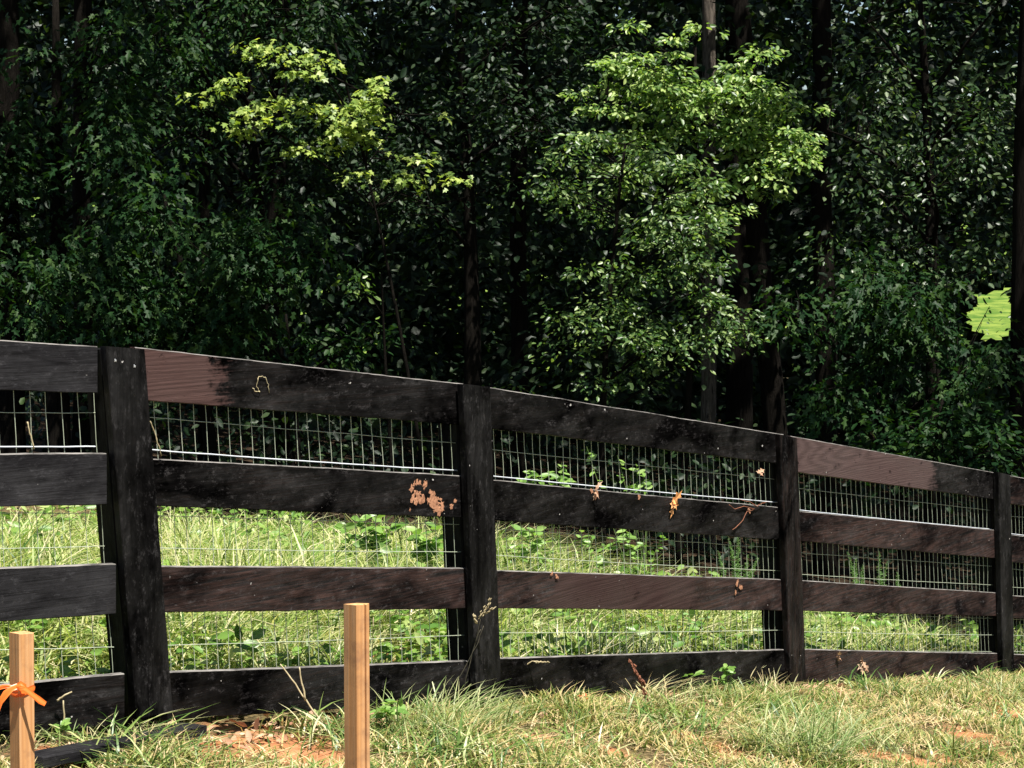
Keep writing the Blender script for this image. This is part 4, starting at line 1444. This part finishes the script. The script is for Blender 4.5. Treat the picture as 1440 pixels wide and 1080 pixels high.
tuft('thin pale tuft beside the foot of the third post', 1085, 985, 120, 0.05, 0.17, 0.005, M_drytuft, (0.2, 1.2), 0.09)
tuft('wiry tuft at the foot of the fourth post', 1400, 985, 150, 0.06, 0.20, 0.005, M_tuft, (0.3, 1.6), 0.12)
tuft('bright green tuft between the third and fourth posts near the bottom rail', 1270, 975, 150, 0.04, 0.10, 0.005, M_tuft, (0.3, 1.4), 0.16)
tuft('short pale tuft between the ribboned stake and the loose board', 60, 1050, 130, 0.04, 0.12, 0.005, M_tuft, (0.3, 1.6), 0.10)
tuft('curled pale tuft in front of the leaning first post', 200, 1060, 130, 0.04, 0.12, 0.004, M_drytuft, (0.6, 2.4), 0.12)


def leafy(name, label, px, pyb, Y, tops, leaf, shape, m_, n_leaf, droop=0.3, stem_m=None, face=0.35, cat='plant', group='weeds behind the fence', lr=0.5, sr_=0.003, zb=None, taper=False):
    """stems from one foot to the given pixel tops, leaves along the upper part"""
    b0 = P(px, pyb, Y)
    b0[2] = float(ground_z(b0[0], b0[1])) - 0.01 if zb is None else zb
    root = empty(name, b0)
    tag(root, label, cat, group)
    mb = MB()
    Ps, Ax, Sz = [], [], []
    for (tx, ty) in tops:
        tp = P(tx, ty, Y + rng.uniform(-0.1, 0.1))
        pts = bezier(b0 + np.array([rng.normal(0, 0.02), rng.normal(0, 0.02), 0]), tp, np.array([rng.uniform(-.04, .04), 0, 0.05]), 9)
        mb.tube(pts, list(np.linspace(sr_, sr_ * 0.4, 9)), 5, cap=False)
        pts = np.array(pts)
        for q in range(n_leaf):
            f = lr + (1 - lr) * rng.random() ** 0.7
            i_ = min(7, int(f * 8))
            p_ = pts[i_] * (1 - (f * 8 - i_)) + pts[i_ + 1] * (f * 8 - i_)
            a = rng.uniform(0, 6.28)
            Ps.append(p_)
            k_ = (1.15 - f) if taper else 1.0
            Ax.append([math.cos(a) * k_, math.sin(a) * k_, rng.uniform(0.1, 0.9) * k_ if taper else rng.uniform(-droop, 0.5)])
            Sz.append(k_ * rng.uniform(0.6, 1.25))
    Ps, Ax = np.array(Ps), np.array(Ax)
    up = np.array([0, 0, 1.0]) + rng.normal(0, 0.4, (len(Ps), 3)) + face * np.array([0.1, -1, 0.1])
    V, Fc = leaf_verts(Ps, Ax, up, leaf * np.array(Sz), shape)
    mesh_obj('foliage', V - b0, Fc, m_, root)
    mb.build('stem', [stem_m or M_gstem], root, True, b0)
    return root


POKE = dict(leaf=0.085, shape=LEAF_OVAL, m_=M_weed, n_leaf=16, droop=0.4, lr=0.35)
leafy('broadleaf_weed', 'clump of broad bright leaves under the salmon-chipped rail', 525, 790, 10.2, [(480, 735), (505, 728), (530, 722), (550, 740), (520, 750)], **POKE)
leafy('broadleaf_weed', 'broad-leaved weed just behind the second post', 600, 790, 10.4, [(590, 745), (615, 738), (600, 760)], **POKE)
leafy('broadleaf_weed', 'rounded leafy weed in the second gap right beyond the second post', 735, 800, 11.0, [(712, 755), (735, 740), (752, 745), (765, 760), (722, 770), (775, 775)], **dict(POKE, leaf=0.06))
leafy('broadleaf_weed', 'leafy weed beside broken dry stems in the middle of the third bay', 825, 800, 11.4, [(818, 745), (832, 755), (850, 765), (870, 750)], **dict(POKE, leaf=0.055))
leafy('broadleaf_weed', 'spreading weed before the dark wood, seen through mesh above the reddish third rail', 900, 800, 11.8, [(880, 745), (905, 760), (930, 755), (890, 770)], **dict(POKE, leaf=0.055))
leafy('broadleaf_weed', 'sunlit sapling tip seen through the upper mesh right of the second post', 765, 740, 12.2, [(745, 660), (758, 668), (772, 662), (790, 650), (800, 672), (735, 672)], 0.06, LEAF_OVAL, M_weed, 13, lr=0.75, droop=0.4)
leafy('broadleaf_weed', 'thin sunlit vine climbing behind the upper mesh of the third bay', 905, 760, 12.3, [(895, 655), (905, 662), (885, 680), (910, 690), (825, 628), (868, 640)], 0.05, LEAF_OVAL, M_weed, 10, lr=0.7, droop=0.5)
FEN = dict(leaf=0.05, shape=LEAF_NEEDLE, m_=M_fennel, n_leaf=260, droop=-0.9, lr=0.25, face=0.3, taper=True)
leafy('feathery_weed', 'twin feathery green plumes left of the third post', 1035, 850, 11.6, [(1024, 757), (1038, 752), (1010, 775), (1052, 780), (1066, 785)], **FEN)
leafy('feathery_weed', 'feathery plume leaning up behind the mesh right of the third post', 1205, 880, 12.2, [(1192, 776), (1204, 785), (1214, 795)], **FEN)
leafy('feathery_weed', 'narrow feathery plume with a dry stalk beside it, right of its larger neighbour', 1245, 880, 12.2, [(1236, 775), (1248, 790), (1262, 805)], **FEN)
leafy('dark_weed', 'thin dark branching weed seen between the lower rails left of the third post', 955, 920, 9.6, [(985, 862), (960, 862), (1000, 858), (940, 890)], 0.03, LEAF_OVAL, M_fennel, 6, stem_m=M_dstem)
leafy('dark_weed', 'thin dark weed stems between the lower rails right beyond the second post', 825, 925, 9.2, [(840, 865), (815, 880), (860, 905), (800, 900)], 0.03, LEAF_OVAL, M_fennel, 4, stem_m=M_dstem)

# front weeds
FW = dict(cat='plant', group='weeds in front of the fence')
c_ = at_ground(965, 985)
leafy('broadleaf_weed', 'two rounded grey-green leaves standing before the bottom rail', 965, 985, c_[1], [(958, 952), (976, 950)], 0.07, LEAF_OVAL, M_weed, 4, lr=0.8, **FW)
c_ = at_ground(1025, 985)
leafy('broadleaf_weed', 'young weed with a star of pale pointed leaves against the bottom rail', 1030, 985, c_[1], [(1022, 938), (1032, 945), (1015, 955)], 0.055, LEAF_OVAL, M_weed, 7, lr=0.7, **FW)
c_ = at_ground(548, 1040)
leafy('broadleaf_weed', 'small green leaves sprouting right beside the grooved stake', 548, 1035, c_[1], [(530, 998), (560, 985), (545, 1000)], 0.05, LEAF_OVAL, M_weed, 7, lr=0.4, **FW)
c_ = at_ground(75, 1045)
leafy('broadleaf_weed', 'small green weed between the ribboned stake and the first post', 80, 1045, c_[1], [(65, 1030), (90, 1022), (105, 1030)], 0.045, LEAF_OVAL, M_weed, 7, lr=0.4, **FW)


def stalk(name, label, paths, rad, m_, heads=None, head_m=None, cat='stem', group='dry stalks along the fence', Y=None, foot_px=None):
    f0 = at_ground(*foot_px)
    Yd = f0[1] if Y is None else Y
    root = empty(name, P(foot_px[0], foot_px[1], Yd))
    loc = np.array(root.location)
    tag(root, label, cat, group)
    mb = MB()
    for path in paths:
        pts = [P(a, b_, Yd + (c_[0] if c_ else 0)) for a, b_, *c_ in path]
        out = []
        for i_ in range(len(pts) - 1):
            for f in np.linspace(0, 1, 5)[:-1]:
                out.append(pts[i_] * (1 - f) + pts[i_ + 1] * f + 0.001 * rng.normal(0, 1, 3))
        out.append(pts[-1])
        mb.tube(out, list(np.linspace(rad, rad * 0.6, len(out))), 5)
    mb.build('stem', [m_], root, True, loc)
    if heads:
        for (a, b_, c2, d2, r_) in heads:
            hb = MB()
            p0, p1 = P(a, b_, Yd), P(c2, d2, Yd - 0.01)
            for q in range(14):
                f = q / 13
                p_ = p0 * (1 - f) + p1 * f + rng.normal(0, r_ * 0.45, 3)
                dv = (p1 - p0) / (np.linalg.norm(p1 - p0) + 1e-6)
                hb.tube([p_, p_ + dv * r_ * 1.2 + rng.normal(0, r_ * 0.3, 3), p_ + dv * r_ * 2.4], [r_ * 0.2, r_ * 0.5, r_ * 0.08], 5)
            hb.build('seed_head', [head_m or m_], root, True, loc)
    return root


stalk('dry_stalk', 'forked pale dry stalk bending down towards the grooved stake', [[(474, 1045), (452, 1015), (430, 985), (410, 955), (394, 934)], [(430, 985), (424, 960), (421, 938)]], 0.0035, M_stem, foot_px=(474, 1045))
stalk('dry_stalk', 'pale upright stalk with a broken crossbar top near the first post', [[(92, 1052), (90, 1010), (89, 985)], [(80, 985), (90, 979), (101, 973)]], 0.0035, M_stem, foot_px=(92, 1052))
stalk('dry_stalk', 'tall pale thin stalk rising right behind the grooved stake', [[(520, 1000), (523, 940), (525, 868)]], 0.0018, M_stem, foot_px=(520, 1000))
stalk('seed_stalk', 'branching grass stalk with pale seed heads in front of the second post', [[(616, 990), (648, 950), (672, 905), (680, 880)], [(650, 975), (662, 930), (672, 890), (676, 868)], [(668, 905), (676, 885)]], 0.0018, M_dstem,
      heads=[(670, 878, 667, 868, 0.006), (676, 868, 689, 845, 0.006), (680, 865, 694, 855, 0.005), (672, 872, 682, 858, 0.005)], head_m=M_stem, foot_px=(640, 1010))
stalk('dry_stalk', 'short pale stalk leaning left on the bottom rail, nearest the second post', [[(665, 992), (661, 975), (659, 958)]], 0.0025, M_stem, foot_px=(665, 994))
stalk('dry_stalk', 'slanting pale stalk, longest of those before the second post', [[(650, 992), (640, 958), (630, 930)]], 0.0025, M_stem, foot_px=(650, 994))
stalk('dry_stalk', 'thin upright dry stalk midway between the grooved stake and the second post', [[(609, 992), (606, 958)]], 0.0025, M_stem, foot_px=(609, 994))
stalk('dry_stalk', 'kinked dry stalk just beyond the grooved stake', [[(540, 994), (552, 965), (558, 948), (530, 963)]], 0.0022, M_stem, foot_px=(540, 996))
stalk('seed_stalk', 'rusty brown seed stalk leaning before the bottom rail of the third bay', [[(918, 1005), (905, 970), (892, 940), (886, 928)]], 0.003, M_rust,
      heads=[(912, 985, 902, 960, 0.009), (904, 965, 893, 940, 0.008), (893, 942, 886, 929, 0.005)], head_m=M_rust, foot_px=(918, 1005))
stalk('dry_stalk', 'long pale culm lying across the turf below the third post', [[(1110, 1078), (1150, 1050), (1200, 1035), (1245, 1022)], [(1175, 1066), (1205, 1040), (1225, 1028)]], 0.003, M_stem, foot_px=(1175, 1062))
stalk('seed_stalk', 'bent stalk with pale seed pods against the bottom rail beyond the second post', [[(690, 985), (705, 965), (725, 945), (748, 930)], [(730, 942), (748, 930), (771, 931)]], 0.0025, M_stem,
      heads=[(712, 950, 730, 936, 0.006), (750, 930, 770, 931, 0.005)], foot_px=(690, 992))
stalk('dry_stalk', 'broken pale stalk standing on end beside the third post foot', [[(1072, 976), (1071, 940)]], 0.003, M_stem, foot_px=(1072, 978))
stalk('dry_stalk', 'bent pale stalk touching the foot of the third post', [[(1078, 976), (1084, 955), (1081, 940)]], 0.0025, M_stem, foot_px=(1078, 978))
stalk('dry_stalk', 'crooked pale stalk against the bottom rail beyond the third post', [[(1166, 962), (1180, 938), (1189, 930), (1176, 918)]], 0.0022, M_stem, foot_px=(1166, 966))
stalk('dry_stalk', 'pale stalk leaning on the fourth post', [[(1404, 972), (1414, 945)]], 0.003, M_stem, foot_px=(1404, 974))

# dead leaves caught on the rails
def dead_leaf(label, bi, px, py, n_, size, m_, spread=5, off=0.006):
    A, B, t, nrm, L = bay[bi]
    c = on_plane(px, py, A + nrm * (RT + off), nrm)
    Ps, Ax = [], []
    for q in range(n_):
        Ps.append(c + t * rng.normal(0, spread * 0.0008) + np.array([0, 0, rng.normal(0, spread * 0.0012)]) + nrm * rng.uniform(0, 0.006))
        Ax.append(t * rng.normal(0, 0.5) + np.array([0, 0, rng.uniform(-1, 0.5)]) + nrm * rng.uniform(-0.1, 0.3))
    V, Fc = leaf_verts(np.array(Ps), np.array(Ax), np.tile(nrm, (n_, 1)) + rng.normal(0, 0.35, (n_, 3)), size * rng.uniform(0.6, 1.2, n_), LEAF_LOBE)
    o = mesh_obj('dead_leaf', V - c, Fc, m_)
    o.location = tuple(c)
    tag(o, label, 'leaf', 'dead leaves caught on the fence')


M_oleaf = leaf_mat('orange_leaf', [(0.0, (0.62, 0.22, 0.06)), (1.0, (0.78, 0.40, 0.16))], 0.2, 0.5, 0.3, (1, 0.9, 0.7))
dead_leaf('bright orange curled leaf stuck to the second rail of the third bay', 2, 946, 706, 9, 0.05, M_oleaf, 4)
dead_leaf('pale tan curled leaf on top of the second rail right of the second post', 2, 836, 690, 5, 0.035, M_dead, 4)
dead_leaf('brownish leaf hanging from the upper rail before the third post', 2, 1066, 665, 4, 0.04, M_dead, 3)
dead_leaf('dry leaf on the top edge of the bottom rail, nearest the third post', 3, 1178, 922, 4, 0.045, M_dead, 4)
dead_leaf('larger red-brown dead leaf hanging on the bottom rail of the bay beyond the third post', 3, 1212, 932, 7, 0.055, M_dead, 7)

def curl(label, bi, pth, rad=0.0014):
    A, B, t, nrm, L = bay[bi]
    mb = MB()
    pts = [on_plane(a, b_, A + nrm * (RT + 0.008), nrm) for a, b_ in pth]
    out = []
    for i_ in range(len(pts) - 1):
        for f in (0, 0.33, 0.66):
            out.append(pts[i_] * (1 - f) + pts[i_ + 1] * f)
    out.append(pts[-1])
    for i_ in range(1, len(out)):
        out[i_] = out[i_] + rng.normal(0, 0.0012, 3)
    mb.tube(out, list(rad * rng.uniform(0.6, 1.2, len(out))), 5)
    o = mb.build('dry_tendril', [M_rust if rad < 0.0018 and bi == 2 else M_stem], None, True, pts[0])
    o.location = tuple(pts[0])
    tag(o, label, 'tendril', 'dry tendrils caught on the fence')


curl('pale looped tendril stuck on the top rail left of the second post', 1, [(355, 546), (360, 550), (366, 552), (361, 543), (362, 532), (367, 528), (373, 531), (377, 541), (379, 552)])
curl('pale dry stem dangling into the mesh beside the first post', 1, [(208, 588), (213, 597), (219, 612), (223, 628), (228, 641)], 0.0026)
curl('pale dry stem poking up through the mesh left of the first post', 0, [(48, 632), (44, 618), (41, 604), (38, 594)], 0.0024)
curl('tangled pale tendril lying along the second rail left of the third post', 2, [(1030, 745), (1042, 735), (1050, 720), (1062, 716), (1046, 712), (1034, 716), (1024, 710)], 0.0016)
curl('long curled straw on the second rail next to the third post', 2, [(1040, 702), (1054, 706), (1064, 712), (1072, 707), (1080, 706)], 0.0016)

# loose board lying in the grass, red scrap, dead leaves at the fence's foot
pa, pb_ = at_ground(40, 1094), at_ground(272, 1046)
dv = (pb_ - pa)
Lb = float(np.linalg.norm(dv))
mb = MB()
N = 30
V, Fs = [], []
for k in range(N + 1):
    x_ = Lb * (k / N)
    for (y_, z_) in ((-0.045, 0.0), (-0.045, 0.026), (-0.042, 0.029), (0.042, 0.029), (0.045, 0.026), (0.045, 0.0)):
        V.append((x_, y_ + edge_wob(x_, 5, 0.0015), z_ + 0.03 + edge_wob(x_, 8 + y_, 0.001)))
K = 6
for k in range(N):
    for q in range(K):
        q2 = (q + 1) % K
        Fs.append((k * K + q, (k + 1) * K + q, (k + 1) * K + q2, k * K + q2))
Fs.append(tuple(range(K)))
Fs.append(tuple(N * K + q for q in range(K))[::-1])
o = mesh_obj('loose_board', np.array(V), Fs, [board_mat('paint_loose', **smooth_grey, seed=33)])
o.location = tuple(pa)
o.rotation_euler = Vector(dv).to_track_quat('X', 'Z').to_euler()
tag(o, 'weathered black board lying in the grass at the foot of the leaning first post', 'board')

M_red = simple_mat('red_scrap', (0.55, 0.09, 0.03), 0.6, 0.3, (0.35, 0.05, 0.02), 50)
c = at_ground(812, 994)
mb = MB()
for q in range(4):
    a = rng.uniform(0, 3)
    d1 = np.array([math.cos(a), math.sin(a) * 0.4, rng.uniform(0.1, 0.5)])
    d2 = np.array([-math.sin(a) * 0.3, 0.2, 0.8])
    p0 = c + rng.normal(0, 0.006, 3) + np.array([0, 0, 0.015])
    V = [p0, p0 + d1 * 0.035, p0 + d1 * 0.03 + d2 * 0.03, p0 + d2 * 0.028, p0 + d1 * 0.015 + d2 * 0.015 + np.array([0, -0.01, 0])]
    mb.add(V, [(0, 1, 4), (1, 2, 4), (2, 3, 4), (3, 0, 4)])
o = mb.build('plastic_scrap', [M_red], None, False, c)
o.location = tuple(c)
tag(o, 'crumpled red-orange scrap in the clippings before the bottom rail', 'scrap')

# brown dead leaves drifted along the fence foot
n_ = 900
f = rng.uniform(0, 1, n_)
bi_ = rng.choice([0, 1, 1, 1, 2, 2, 3], n_)
A_ = np.array([bay[i_][0] for i_ in bi_])
B_ = np.array([bay[i_][1] for i_ in bi_])
nr = np.array([bay[i_][3] for i_ in bi_])
pp = A_ * (1 - f[:, None]) + B_ * f[:, None] + nr * rng.normal(0.06, 0.09, n_)[:, None]
pp[:, 2] = ground_z(pp[:, 0], pp[:, 1]) + rng.uniform(0.005, 0.03, n_)
V, Fc = leaf_verts(pp, rng.normal(0, 1, (n_, 3)) * np.array([1, 1, 0.3]), np.array([0, 0, 1.0]) + rng.normal(0, 0.5, (n_, 3)), rng.uniform(0.02, 0.05, n_), LEAF_OVAL)
o = mesh_obj('leaf_litter', V, Fc, M_dead)
tag(o, 'brown dead leaves drifted along the foot of the fence', None, None, 'stuff')
